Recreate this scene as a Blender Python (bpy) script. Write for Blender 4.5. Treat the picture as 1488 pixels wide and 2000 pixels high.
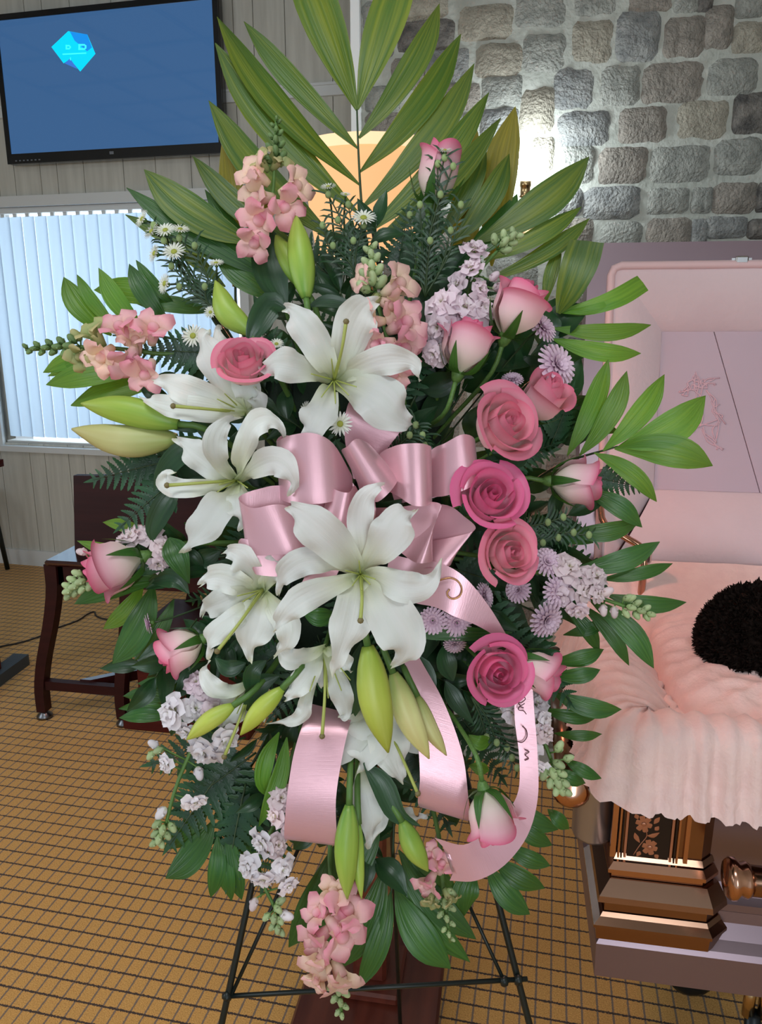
import bpy, math, random
from mathutils import Vector, Matrix, noise
random.seed(7)
for o in list(bpy.data.objects): bpy.data.objects.remove(o)
SC = bpy.context.scene
COL = SC.collection
V3 = Vector
# ------------------------------------------------------------------ camera
F = 1500.0; PITCH = math.radians(14); YAW = math.radians(9.5); HC = 1.5
RZ = Matrix.Rotation(YAW, 3, 'Z')
FW = RZ @ V3((0, math.cos(PITCH), -math.sin(PITCH)))
RT = RZ @ V3((1, 0, 0))
UP = RZ @ V3((0, math.sin(PITCH), math.cos(PITCH)))
CAM = V3((0, 0, HC))
cd = bpy.data.cameras.new('camera'); cam = bpy.data.objects.new('camera', cd); COL.objects.link(cam)
cam.location = CAM; cam.rotation_euler = (math.radians(90) - PITCH, 0, YAW)
cd.sensor_fit = 'VERTICAL'; cd.sensor_height = 32.0; cd.lens = 32.0 * F / 2000.0
cd.clip_start = 0.02
SC.camera = cam
# ------------------------------------------------------------------ world and light
w = bpy.data.worlds.new('world'); SC.world = w; w.use_nodes = True
bg = w.node_tree.nodes['Background']; bg.inputs[0].default_value = (0.80, 0.91, 1.0, 1); bg.inputs[1].default_value = 0.6
def area(name, loc, rot, sx, sy, power, col):
    l = bpy.data.lights.new(name, 'AREA'); l.shape = 'RECTANGLE'; l.size = sx; l.size_y = sy; l.energy = power; l.color = col
    o = bpy.data.objects.new(name, l); COL.objects.link(o); o.location = loc; o.rotation_euler = rot
    return o
area('assumed_ceiling_light', (-0.5, -0.35, 3.2), (0, 0, 0), 1.2, 0.6, 24, (0.93, 0.98, 1.0))  # assumed overhead light, out of view; no fixture is built
area('added_side_light', (-4.1, -0.6, 1.75), (0, math.radians(-90), 0), 1.5, 2.2, 40, (0.80, 0.91, 1.0))  # added light for ribbon highlights; side window only assumed, the left wall is solid
area('added_rear_light', (0.9, -2.9, 1.8), (math.radians(90), 0, 0), 0.7, 1.6, 40, (0.86, 0.94, 1.0))  # added light behind the camera for satin streaks; no rear window is built
area('window_daylight', (-2.25, 4.75, 1.55), (math.radians(-90), 0, 0), 1.9, 1.7, 24, (0.84, 0.94, 1.0))
vs = SC.view_settings
vs.view_transform = 'Standard'; vs.look = 'None'; vs.exposure = 0.05; vs.gamma = 1.0; vs.use_curve_mapping = False
# ------------------------------------------------------------------ pixel helpers (1488 x 2000)
def ray(px, py): return FW + RT * ((px - 744) / F) + UP * ((1000 - py) / F)
def P(px, py, d): return CAM + ray(px, py) * d
def onY(px, py, Y): r = ray(px, py); return CAM + r * (Y / r.y)
def onZ(px, py, Z): r = ray(px, py); return CAM + r * ((Z - HC) / r.z)
def onPl(px, py, p0, n): r = ray(px, py); return CAM + r * ((p0 - CAM).dot(n) / r.dot(n))
PX = 0.95 / F          # metres per pixel at the spray
# ------------------------------------------------------------------ materials
def S(r, g, b):
    f = lambda c: (c / 255 / 12.92) if c / 255 <= 0.04045 else ((c / 255 + 0.055) / 1.055) ** 2.4
    return (f(r), f(g), f(b), 1)
MATS = {}
def nodes(name):
    m = bpy.data.materials.new(name); m.use_nodes = True; nt = m.node_tree
    MATS[name] = m
    return m, nt, nt.nodes['Principled BSDF'], nt.nodes['Material Output']
def nd(nt, t, **k):
    n = nt.nodes.new(t)
    for a, v in k.items():
        if a.startswith('i_'): n.inputs[int(a[2:])].default_value = v
        else: setattr(n, a, v)
    return n
def coords(nt, kind='Object', scale=(1, 1, 1), rot=(0, 0, 0)):
    tc = nd(nt, 'ShaderNodeTexCoord'); mp = nd(nt, 'ShaderNodeMapping')
    mp.inputs['Scale'].default_value = scale; mp.inputs['Rotation'].default_value = rot
    nt.links.new(tc.outputs[kind], mp.inputs[0]); return mp.outputs[0]
def ramp(nt, fac, stops):
    r = nd(nt, 'ShaderNodeValToRGB'); e = r.color_ramp.elements
    while len(e) < len(stops): e.new(0.5)
    for i, (p, c) in enumerate(stops): e[i].position = p; e[i].color = c
    nt.links.new(fac, r.inputs[0]); return r.outputs[0]
def plain(name, c1, c2=None, rough=0.5, metal=0, scale=8, bump=0, bscale=None, kind='Object', stretch=(1, 1, 1), detail=4, spec=None, sheen=0, coat=0):
    m, nt, b, out = nodes(name)
    b.inputs['Roughness'].default_value = rough; b.inputs['Metallic'].default_value = metal
    if spec is not None: b.inputs['Specular IOR Level'].default_value = spec
    if sheen: b.inputs['Sheen Weight'].default_value = sheen
    if coat: b.inputs['Coat Weight'].default_value = coat; b.inputs['Coat Roughness'].default_value = 0.1
    b.inputs['Base Color'].default_value = c1
    if c2 or bump:
        v = coords(nt, kind, stretch)
        n = nd(nt, 'ShaderNodeTexNoise'); n.inputs['Scale'].default_value = scale; n.inputs['Detail'].default_value = detail
        nt.links.new(v, n.inputs[0])
        if c2: nt.links.new(ramp(nt, n.outputs[0], [(0.3, c1), (0.7, c2)]), b.inputs['Base Color'])
        if bump:
            n2 = n
            if bscale:
                n2 = nd(nt, 'ShaderNodeTexNoise'); n2.inputs['Scale'].default_value = bscale; n2.inputs['Detail'].default_value = 3
                nt.links.new(v, n2.inputs[0])
            bp = nd(nt, 'ShaderNodeBump'); bp.inputs['Strength'].default_value = bump; bp.inputs['Distance'].default_value = 0.01
            nt.links.new(n2.outputs[0], bp.inputs['Height']); nt.links.new(bp.outputs[0], b.inputs['Normal'])
    return m
def blade_mat(name, along, rough=0.45, transl=0.25, streak=None, sfreq=14, samt=0.35, tcol=None, bump=0.0, patch=None):
    """along: colour stops base->tip (UV v); streak: colour of lengthwise streaks (UV u)."""
    m, nt, b, out = nodes(name)
    uv = nd(nt, 'ShaderNodeUVMap'); sp = nd(nt, 'ShaderNodeSeparateXYZ'); nt.links.new(uv.outputs[0], sp.inputs[0])
    col = ramp(nt, sp.outputs[1], along) if len(along) > 1 else None
    if col is None:
        r = nd(nt, 'ShaderNodeRGB'); r.outputs[0].default_value = along[0][1]; col = r.outputs[0]
    mp = nd(nt, 'ShaderNodeMapping'); mp.inputs['Scale'].default_value = (sfreq, 1.2, 1); nt.links.new(uv.outputs[0], mp.inputs[0])
    oi = nd(nt, 'ShaderNodeObjectInfo')
    nz = nd(nt, 'ShaderNodeTexNoise', noise_dimensions='4D'); nz.inputs['Scale'].default_value = 1.0; nz.inputs['Detail'].default_value = 2
    mu = nd(nt, 'ShaderNodeMath', operation='MULTIPLY', i_1=40.0); nt.links.new(oi.outputs['Random'], mu.inputs[0])
    nt.links.new(mp.outputs[0], nz.inputs['Vector']); nt.links.new(mu.outputs[0], nz.inputs['W'])
    if streak:
        rp = ramp(nt, nz.outputs[0], [(0.42, (0, 0, 0, 1)), (0.68, (samt, samt, samt, 1))])
        mx = nd(nt, 'ShaderNodeMix', data_type='RGBA'); nt.links.new(rp, mx.inputs[0]); nt.links.new(col, mx.inputs[6]); mx.inputs[7].default_value = streak
        col = mx.outputs[2]
    hv = nd(nt, 'ShaderNodeHueSaturation'); nt.links.new(col, hv.inputs['Color'])
    mr = nd(nt, 'ShaderNodeMapRange'); mr.inputs[3].default_value = 0.82; mr.inputs[4].default_value = 1.15
    nt.links.new(oi.outputs['Random'], mr.inputs[0]); nt.links.new(mr.outputs[0], hv.inputs['Value']); col = hv.outputs[0]
    nt.links.new(col, b.inputs['Base Color']); b.inputs['Roughness'].default_value = rough
    if bump:
        bp = nd(nt, 'ShaderNodeBump'); bp.inputs['Strength'].default_value = bump; bp.inputs['Distance'].default_value = 0.004
        nt.links.new(nz.outputs[0], bp.inputs['Height']); nt.links.new(bp.outputs[0], b.inputs['Normal'])
    if transl:
        t = nd(nt, 'ShaderNodeBsdfTranslucent'); ms = nd(nt, 'ShaderNodeMixShader', i_0=transl)
        if tcol: t.inputs[0].default_value = tcol
        else: nt.links.new(col, t.inputs[0])
        nt.links.new(b.outputs[0], ms.inputs[1]); nt.links.new(t.outputs[0], ms.inputs[2]); nt.links.new(ms.outputs[0], out.inputs[0])
    return m
def emis(name, col, strength, base=None, rough=0.3):
    m, nt, b, out = nodes(name)
    b.inputs['Base Color'].default_value = base or col; b.inputs['Emission Color'].default_value = col; b.inputs['Emission Strength'].default_value = strength
    b.inputs['Roughness'].default_value = rough; return m
W1 = (1, 1, 1, 1)
blade_mat('palm_leaf', [(0, S(60, 96, 28)), (0.6, S(68, 108, 36)), (1, S(54, 90, 32))], 0.42, 0.22, S(150, 158, 44), 9, 0.5, S(120, 140, 36), 0.35)  # yellow streaks put the look of backlit patches into the leaf colour
blade_mat('palm_leaf_bright', [(0, S(82, 134, 34)), (0.6, S(92, 146, 44)), (1, S(76, 120, 38))], 0.4, 0.28, S(130, 172, 56), 12, 0.45, S(140, 180, 50), 0.35)
blade_mat('palm_leaf_yellow', [(0, S(118, 122, 34)), (1, S(128, 126, 40))], 0.45, 0.32, S(176, 162, 52), 16, 0.6, S(160, 150, 40), 0.3)
blade_mat('palm_leaf_dark', [(0, S(36, 78, 32)), (0.6, S(46, 98, 40)), (1, S(40, 84, 36))], 0.36, 0.2, S(84, 132, 52), 10, 0.4, S(112, 160, 50), 0.35)
blade_mat('leaf_dark', [(0, S(26, 58, 34)), (1, S(36, 72, 42))], 0.35, 0.12, S(60, 100, 56), 5, 0.3, S(80, 130, 50), 0.2)
blade_mat('fern_leaf', [(0, S(26, 60, 40)), (1, S(44, 92, 54))], 0.4, 0.15, None, 5, 0.3, S(70, 120, 60), 0.2)
blade_mat('lily_petal', [(0, S(176, 192, 110)), (0.16, S(222, 226, 196)), (0.36, S(236, 239, 236)), (0.9, S(244, 246, 244)), (1, S(232, 232, 200))], 0.5, 0.26, S(222, 230, 220), 7, 0.35, S(244, 246, 238), 0.3)
blade_mat('lily_bud', [(0, S(108, 156, 62)), (0.5, S(150, 184, 70)), (1, S(162, 180, 78))], 0.42, 0.1, S(186, 204, 98), 8, 0.5, None, 0.2)
blade_mat('lily_bud_lime', [(0, S(150, 180, 60)), (0.5, S(196, 212, 86)), (1, S(178, 186, 70))], 0.42, 0.1, S(214, 222, 120), 8, 0.5, None, 0.2)
blade_mat('lily_bud_pale', [(0, S(160, 182, 96)), (0.5, S(214, 214, 150)), (1, S(208, 200, 126))], 0.45, 0.12, S(196, 176, 120), 7, 0.5, None, 0.2)
blade_mat('rose_petal', [(0, S(240, 236, 208)), (0.3, S(249, 228, 222)), (0.74, S(246, 188, 204)), (1, S(232, 108, 148))], 0.55, 0.22, None, 5, 0.3, None, 0.1)
blade_mat('rose_petal_coral', [(0, S(246, 230, 216)), (0.35, S(249, 212, 212)), (0.75, S(247, 176, 192)), (1, S(238, 128, 158))], 0.55, 0.22, None, 5, 0.3, None, 0.1)
blade_mat('rose_petal_hot', [(0, S(248, 216, 220)), (0.35, S(248, 184, 206)), (0.75, S(243, 144, 184)), (1, S(232, 104, 156))], 0.55, 0.22, None, 5, 0.3, None, 0.1)
blade_mat('snapdragon_pink', [(0, S(244, 220, 196)), (0.5, S(242, 186, 190)), (1, S(236, 150, 172))], 0.6, 0.22, None, 5, 0.3, None, 0.15)
blade_mat('snapdragon_peach', [(0, S(240, 224, 184)), (0.5, S(244, 206, 190)), (1, S(242, 184, 184))], 0.6, 0.22, None, 5, 0.3, None, 0.15)
blade_mat('snapdragon_bud', [(0, S(120, 144, 84)), (0.6, S(172, 174, 116)), (1, S(196, 180, 130))], 0.6, 0.15)
blade_mat('green_bud', [(0, S(70, 104, 52)), (1, S(128, 156, 96))], 0.55, 0.1)
blade_mat('pale_bud', [(0, S(140, 166, 104)), (1, S(186, 202, 156))], 0.55, 0.1)
blade_mat('stock_lavender', [(0, S(214, 214, 170)), (0.25, S(238, 222, 228)), (1, S(238, 217, 229))], 0.6, 0.22, None, 5, 0.3, None, 0.15)
blade_mat('stock_white', [(0, S(222, 226, 180)), (0.25, S(242, 236, 240)), (1, S(243, 236, 243))], 0.6, 0.22, None, 5, 0.3, None, 0.15)
blade_mat('stock_blush', [(0, S(228, 222, 176)), (0.25, S(242, 226, 226)), (1, S(242, 220, 228))], 0.6, 0.22, None, 5, 0.3, None, 0.15)
blade_mat('mum_petal', [(0, S(206, 176, 196)), (1, S(232, 206, 224))], 0.6, 0.18)
blade_mat('aster_petal', [(0, S(226, 228, 206)), (1, S(238, 240, 236))], 0.6, 0.18)
plain('aster_centre', S(176, 178, 70), S(140, 150, 60), 0.7, scale=200)
plain('stem_green', S(74, 108, 50), S(96, 134, 64), 0.5, scale=30)
plain('stem_dark', S(38, 56, 30), S(56, 80, 40), 0.5, scale=30)
plain('stamen', S(168, 178, 92), None, 0.5)
plain('anther', S(120, 108, 70), None, 0.6)
plain('foam_green', S(18, 34, 22), S(26, 46, 30), 0.9, scale=40, bump=0.5)
plain('wire_black', S(22, 30, 28), None, 0.4, 0.2)
m, nt, b, out = nodes('ribbon_satin')
uv = nd(nt, 'ShaderNodeUVMap'); mp = nd(nt, 'ShaderNodeMapping'); mp.inputs['Scale'].default_value = (2, 500, 1); nt.links.new(uv.outputs[0], mp.inputs[0])
nz = nd(nt, 'ShaderNodeTexNoise'); nz.inputs['Scale'].default_value = 1; nt.links.new(mp.outputs[0], nz.inputs[0])
bp = nd(nt, 'ShaderNodeBump'); bp.inputs['Strength'].default_value = 0.12; bp.inputs['Distance'].default_value = 0.001
nt.links.new(nz.outputs[0], bp.inputs['Height']); nt.links.new(bp.outputs[0], b.inputs['Normal'])
b.inputs['Base Color'].default_value = S(228, 178, 190); b.inputs['Roughness'].default_value = 0.3; b.inputs['Metallic'].default_value = 0.42; b.inputs['Sheen Weight'].default_value = 0.25; b.inputs['Specular IOR Level'].default_value = 0.8; b.inputs['Anisotropic'].default_value = 0.4
tr = nd(nt, 'ShaderNodeBsdfTranslucent'); tr.inputs[0].default_value = S(232, 150, 170); ms = nd(nt, 'ShaderNodeMixShader', i_0=0.16)
nt.links.new(b.outputs[0], ms.inputs[1]); nt.links.new(tr.outputs[0], ms.inputs[2]); nt.links.new(ms.outputs[0], out.inputs[0])
plain('gold_glitter', S(206, 160, 110), S(150, 104, 70), 0.3, 0.7, scale=900)
plain('ribbon_ink', S(120, 70, 80), S(70, 40, 50), 0.4, 0.4, scale=600)
# setting
plain('mortar', S(152, 156, 148), S(176, 179, 172), 0.95, scale=14, bump=0.5, bscale=60)
for nm, a, c in (('stone_grey', (118, 121, 116), (152, 154, 147)), ('stone_tan', (128, 124, 112), (160, 156, 142)), ('stone_brown', (112, 108, 101), (144, 138, 129)), ('stone_blue', (106, 109, 109), (142, 144, 141)), ('stone_dark', (64, 63, 62), (122, 118, 112))):
    plain(nm, S(*a), S(*c), 0.92, scale=30, bump=1.0, bscale=110, detail=8)
plain('plank', S(198, 196, 186), S(218, 216, 206), 0.6, scale=5, stretch=(6, 6, 0.5), detail=6)
plain('plank_gap', S(96, 90, 80), None, 0.8)
plain('white_trim', S(228, 231, 231), None, 0.45)
plain('ceiling_tile', S(204, 206, 204), S(190, 192, 190), 0.9, scale=40)
plain('ceiling_bar_grey', S(70, 74, 78), None, 0.6)
plain('wall_paint', S(190, 188, 178), None, 0.7)
m, nt, b, out = nodes('carpet')
def carpet():
    v = coords(nt, 'Object', (1, 1, 1), (0, 0, math.radians(3)))
    sp = nd(nt, 'ShaderNodeSeparateXYZ'); nt.links.new(v, sp.inputs[0])
    nj = nd(nt, 'ShaderNodeTexNoise'); nj.inputs['Scale'].default_value = 260; nj.inputs['Detail'].default_value = 1; nt.links.new(v, nj.inputs[0])
    def line(out_i, period, wd, jit):
        a = nd(nt, 'ShaderNodeMath', operation='MULTIPLY_ADD', i_1=1 / period); nt.links.new(sp.outputs[out_i], a.inputs[0])
        j = nd(nt, 'ShaderNodeMath', operation='MULTIPLY', i_1=jit); nt.links.new(nj.outputs[0], j.inputs[0]); nt.links.new(j.outputs[0], a.inputs[2])
        f = nd(nt, 'ShaderNodeMath', operation='FRACT'); nt.links.new(a.outputs[0], f.inputs[0])
        c = nd(nt, 'ShaderNodeMath', operation='LESS_THAN', i_1=wd); nt.links.new(f.outputs[0], c.inputs[0]); return c.outputs[0]
    lx = line(0, CELL[0], 0.13, 0.10); ly = line(1, CELL[1], 0.11, 0.16)
    n = nd(nt, 'ShaderNodeTexNoise'); n.inputs['Scale'].default_value = 320; n.inputs['Detail'].default_value = 3; nt.links.new(v, n.inputs[0])
    base = ramp(nt, n.outputs[0], [(0.3, S(208, 148, 72)), (0.7, S(238, 186, 106))])
    m1 = nd(nt, 'ShaderNodeMix', data_type='RGBA'); nt.links.new(lx, m1.inputs[0]); nt.links.new(base, m1.inputs[6]); m1.inputs[7].default_value = S(140, 118, 100)
    m2 = nd(nt, 'ShaderNodeMix', data_type='RGBA'); nt.links.new(ly, m2.inputs[0]); nt.links.new(m1.outputs[2], m2.inputs[6]); m2.inputs[7].default_value = S(74, 56, 48)
    nt.links.new(m2.outputs[2], b.inputs['Base Color']); b.inputs['Roughness'].default_value = 0.95; b.inputs['Sheen Weight'].default_value = 0.15
    bp = nd(nt, 'ShaderNodeBump'); bp.inputs['Strength'].default_value = 0.5; bp.inputs['Distance'].default_value = 0.004
    nt.links.new(n.outputs[0], bp.inputs['Height']); nt.links.new(bp.outputs[0], b.inputs['Normal'])
CELL = (0.034, 0.046)
carpet()
m, nt, b, out = nodes('blind_fabric')
b.inputs['Base Color'].default_value = S(206, 218, 228); b.inputs['Roughness'].default_value = 0.7
tr = nd(nt, 'ShaderNodeBsdfTranslucent'); tr.inputs[0].default_value = S(196, 216, 236); ms = nd(nt, 'ShaderNodeMixShader', i_0=0.5)
nt.links.new(b.outputs[0], ms.inputs[1]); nt.links.new(tr.outputs[0], ms.inputs[2]); nt.links.new(ms.outputs[0], out.inputs[0])
m, nt, b, out = nodes('window_glass')
b.inputs['Base Color'].default_value = (0.95, 0.98, 1, 1); b.inputs['Roughness'].default_value = 0.0; b.inputs['Transmission Weight'].default_value = 1; b.inputs['IOR'].default_value = 1.02
plain('tv_plastic', S(20, 22, 26), None, 0.22, coat=0.3)
emis('tv_screen', S(66, 108, 158), 0.75, S(8, 12, 18), 0.05)
emis('tv_cyan', S(0, 218, 255), 1.0, S(0, 60, 80)); emis('tv_blue', S(24, 150, 245), 0.9, S(0, 40, 80)); emis('tv_violet', S(66, 130, 230), 0.8, S(10, 30, 80)); emis('tv_letter', S(60, 235, 255), 1.0)
plain('tv_mark', S(120, 126, 134), None, 0.4)
def wood(name, a, c, rough=0.3, coat=0.4, scale=3, stretch=(1, 1, 12)):
    plain(name, S(*a), S(*c), rough, scale=scale, stretch=stretch, detail=8, coat=coat)
wood('mahogany', (56, 21, 20), (42, 14, 14), 0.5, 0.0)
MATS['mahogany'].node_tree.nodes['Principled BSDF'].inputs['Specular IOR Level'].default_value = 0.22
wood('seat_lacquer', (60, 24, 22), (48, 18, 17), 0.12, 1.0)
wood('lamp_wood', (110, 52, 38), (82, 34, 26), 0.3, 0.4, 4, (10, 1, 10))
wood('cabinet_red', (84, 28, 21), (66, 19, 15), 0.6, 0.0)
MATS['cabinet_red'].node_tree.nodes['Principled BSDF'].inputs['Specular IOR Level'].default_value = 0.2
plain('steel_foot', S(120, 120, 124), None, 0.3, 1)
plain('slate_metal', S(66, 78, 88), None, 0.45, 0.3)
plain('cable_black', S(50, 44, 40), None, 0.6)
emis('lamp_shade', (1.0, 0.55, 0.25, 1), 0.9, S(150, 105, 75), 0.8)
emis('shade_trim', (1.0, 0.74, 0.45, 1), 1.0, S(180, 140, 100), 0.8)
emis('pink_bulb', (1.0, 0.42, 0.33, 1), 260.0)
emis('white_bulb', (0.88, 0.96, 1.0, 1), 110.0)
plain('brass', S(176, 150, 110), None, 0.25, 1)
plain('chrome', S(200, 196, 194), None, 0.12, 1)
# casket
plain('casket_mauve', S(138, 120, 127), S(130, 112, 119), 0.36, 0.75, scale=3, bump=0.0)
plain('casket_silver', S(170, 166, 172), None, 0.3, 0.85)
plain('copper_hardware', S(150, 116, 96), S(138, 106, 86), 0.2, 1, scale=3)
plain('copper_bright', S(196, 148, 122), None, 0.18, 1)
plain('emblem_dark', S(34, 20, 16), None, 0.4, 0.3)
plain('emblem_copper', S(184, 126, 98), None, 0.35, 0.6)
plain('lining_pink', S(222, 198, 202), S(216, 190, 195), 0.75, scale=6, sheen=0.3, bump=0.12, bscale=90)
plain('lining_panel', S(196, 172, 184), S(190, 166, 178), 0.6, scale=4, sheen=0.3)
plain('crepe_pink', S(241, 210, 204), S(234, 200, 196), 0.85, scale=40, sheen=0.3, bump=0.2, bscale=160)
plain('piping_pink', S(222, 186, 188), None, 0.6, sheen=0.3)
plain('embroidery', S(214, 176, 186), None, 0.7)
plain('hair_black', S(22, 17, 15), S(44, 34, 30), 0.95, scale=120, spec=0.05)
plain('skin_brown', S(112, 66, 46), S(98, 56, 38), 0.5, scale=12)
plain('lips_brown', S(104, 50, 44), None, 0.45)
plain('garment_cream', S(226, 208, 204), None, 0.8, sheen=0.2)
plain('truck_black', S(24, 30, 34), None, 0.35, 0.4)
M = MATS
# ------------------------------------------------------------------ mesh helpers
def mk(name, geo, mat, parent=None, kind=None, smooth=True, label=None):
    V, Fc, UV = (list(geo) + [None])[:3]
    off = parent.get('_o') if parent is not None else None
    if off is not None: ox, oy, oz = off; V = [(v[0] - ox, v[1] - oy, v[2] - oz) for v in V]
    me = bpy.data.meshes.new(name); me.from_pydata([tuple(v) for v in V], [], Fc)
    if UV:
        l = me.uv_layers.new(name='UVMap')
        idx = [0] * len(me.loops); me.loops.foreach_get('vertex_index', idx)
        l.data.foreach_set('uv', [c for i in idx for c in UV[i]])
    me.materials.append(M[mat])
    if smooth: me.polygons.foreach_set('use_smooth', [True] * len(me.polygons))
    me.update()
    o = bpy.data.objects.new(name, me); COL.objects.link(o)
    if parent is not None:
        o.parent = parent
        if off is not None: o['_o'] = off
    if kind: o['kind'] = kind
    if label: o['label'] = label
    return o
def tag(o, label, cat, group=None):
    o['label'] = label; o['category'] = cat
    if group: o['group'] = group
    return o
def thing(name, label, cat, loc, group=None, rot=None):
    o = bpy.data.objects.new(name, None); COL.objects.link(o); o.empty_display_size = 0.02
    o.location = loc
    if rot is None: o['_o'] = tuple(loc)
    else: o.rotation_euler = rot
    return tag(o, label, cat, group)
def share(src, parent, mw):          # copy of a part, placed by a matrix relative to its parent
    c = src.copy(); COL.objects.link(c); c.parent = parent; c.matrix_local = mw; return c
def merge(*gs):
    V, Fc, UV = [], [], []
    for g in gs:
        n = len(V); V += list(g[0]); Fc += [tuple(i + n for i in f) for f in g[1]]
        UV += list(g[2]) if len(g) > 2 and g[2] else [(0.5, 0.5)] * len(g[0])
    return V, Fc, UV
def xf(g, mtx): return ([mtx @ V3(v) for v in g[0]],) + tuple(g[1:])
def box(x0, y0, z0, x1, y1, z1, bev=0.0):
    if not bev:
        V = [V3((x, y, z)) for z in (z0, z1) for y in (y0, y1) for x in (x0, x1)]
        return V, [(0, 2, 3, 1), (4, 5, 7, 6), (0, 1, 5, 4), (2, 6, 7, 3), (0, 4, 6, 2), (1, 3, 7, 5)]
    b = bev; V = []; Fc = []
    rings = [(z0, b), (z0 + b, 0), (z1 - b, 0), (z1, b)]
    for z, s in rings:
        for x, y in ((x0 + b, y0 + s), (x1 - b, y0 + s), (x1 - s, y0 + b), (x1 - s, y1 - b), (x1 - b, y1 - s), (x0 + b, y1 - s), (x0 + s, y1 - b), (x0 + s, y0 + b)):
            V.append(V3((x, y, z)))
    for r in range(3):
        for i in range(8): Fc.append((r * 8 + i, r * 8 + (i + 1) % 8, r * 8 + 8 + (i + 1) % 8, r * 8 + 8 + i))
    Fc += [tuple(range(7, -1, -1)), tuple(range(24, 32))]
    return V, Fc
def cat(pts, n):                      # Catmull-Rom through pts, n segments in all
    pts = [V3(p) for p in pts]
    if len(pts) == 2: return [pts[0].lerp(pts[1], i / n) for i in range(n + 1)]
    q = [pts[0] * 2 - pts[1]] + pts + [pts[-1] * 2 - pts[-2]]; m = len(pts) - 1; outp = []
    for i in range(n + 1):
        t = i / n * m; k = min(int(t), m - 1); t -= k
        a, b_, c, d = q[k:k + 4]
        outp.append(0.5 * (2 * b_ + (c - a) * t + (2 * a - 5 * b_ + 4 * c - d) * t * t + (3 * b_ - a - 3 * c + d) * t ** 3))
    return outp
def lin(vals, t):
    k = t * (len(vals) - 1); i = min(int(k), len(vals) - 2); return vals[i] + (vals[i + 1] - vals[i]) * (k - i)
def tube(pts, r, n=6, seg=None, cap=True):
    c = cat(pts, seg) if seg else [V3(p) for p in pts]
    rs = [lin(r, i / (len(c) - 1)) if isinstance(r, (list, tuple)) else r for i in range(len(c))]
    V, Fc, UV = [], [], []; ref = None
    for i, p in enumerate(c):
        t = (c[min(i + 1, len(c) - 1)] - c[max(i - 1, 0)])
        t = t.normalized() if t.length > 1e-9 else V3((0, 0, 1))
        if ref is None: ref = t.orthogonal().normalized()
        ref = (ref - t * ref.dot(t)); ref = ref.normalized() if ref.length > 1e-6 else t.orthogonal().normalized()
        b_ = t.cross(ref)
        for k in range(n):
            a = 2 * math.pi * k / n; V.append(p + (ref * math.cos(a) + b_ * math.sin(a)) * rs[i]); UV.append((k / n, i / (len(c) - 1)))
    for i in range(len(c) - 1):
        for k in range(n): Fc.append((i * n + k, i * n + (k + 1) % n, (i + 1) * n + (k + 1) % n, (i + 1) * n + k))
    if cap: Fc += [tuple(range(n - 1, -1, -1)), tuple(range((len(c) - 1) * n, len(c) * n))]
    return V, Fc, UV
def lathe(prof, n=20, cap=True):
    V, Fc = [], []
    for r, z in prof:
        for k in range(n): a = 2 * math.pi * k / n; V.append(V3((r * math.cos(a), r * math.sin(a), z)))
    for i in range(len(prof) - 1):
        for k in range(n): Fc.append((i * n + k, i * n + (k + 1) % n, (i + 1) * n + (k + 1) % n, (i + 1) * n + k))
    if cap: Fc += [tuple(range(n - 1, -1, -1)), tuple(range((len(prof) - 1) * n, len(prof) * n))]
    return V, Fc, [(0.5, i // n / (len(prof) - 1)) for i in range(len(V))]
def blade(pts, prof, wmax, nref, n=10, nu=2, cup=0.0, fold=0.0, ruf=0.0, rf=3, twist=0.0, seed=0, raw=False):
    c = pts if raw else cat(pts, n); n = len(c) - 1
    V, Fc, UV = [], [], []; nref = V3(nref)
    for i, p in enumerate(c):
        v = i / n; t = (c[min(i + 1, n)] - c[max(i - 1, 0)]); t = t.normalized() if t.length > 1e-9 else V3((0, 0, 1))
        nr = nref if not twist else Matrix.Rotation(twist * v, 3, t) @ nref
        s = t.cross(nr); s = s.normalized() if s.length > 1e-6 else t.orthogonal().normalized()
        nn = s.cross(t); w_ = lin(prof, v) * wmax
        for j in range(-nu, nu + 1):
            u = j / nu
            h = cup * w_ * u * u + fold * w_ * abs(u)
            if ruf: h += ruf * u * u * math.sin(v * rf * 6.283 + seed + (1.7 if j > 0 else 0))
            V.append(p + s * (u * w_) + nn * h); UV.append((0.5 + u / 2, v))
    m = 2 * nu + 1
    for i in range(n):
        for j in range(m - 1): Fc.append((i * m + j, i * m + j + 1, (i + 1) * m + j + 1, (i + 1) * m + j))
    return V, Fc, UV
def ellipsoid(c, axes, n=10, m=6, jit=0.0):
    V, Fc, UV = [], [], []
    for i in range(m + 1):
        th = math.pi * i / m
        for k in range(n):
            a = 2 * math.pi * k / n; j = 1 + random.uniform(-jit, jit)
            V.append(V3(c) + axes[0] * (math.sin(th) * math.cos(a) * j) + axes[1] * (math.sin(th) * math.sin(a) * j) - axes[2] * (math.cos(th) * j)); UV.append((k / n, i / m))
    for i in range(m):
        for k in range(n): Fc.append((i * n + k, i * n + (k + 1) % n, (i + 1) * n + (k + 1) % n, (i + 1) * n + k))
    return V, Fc, UV
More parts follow.
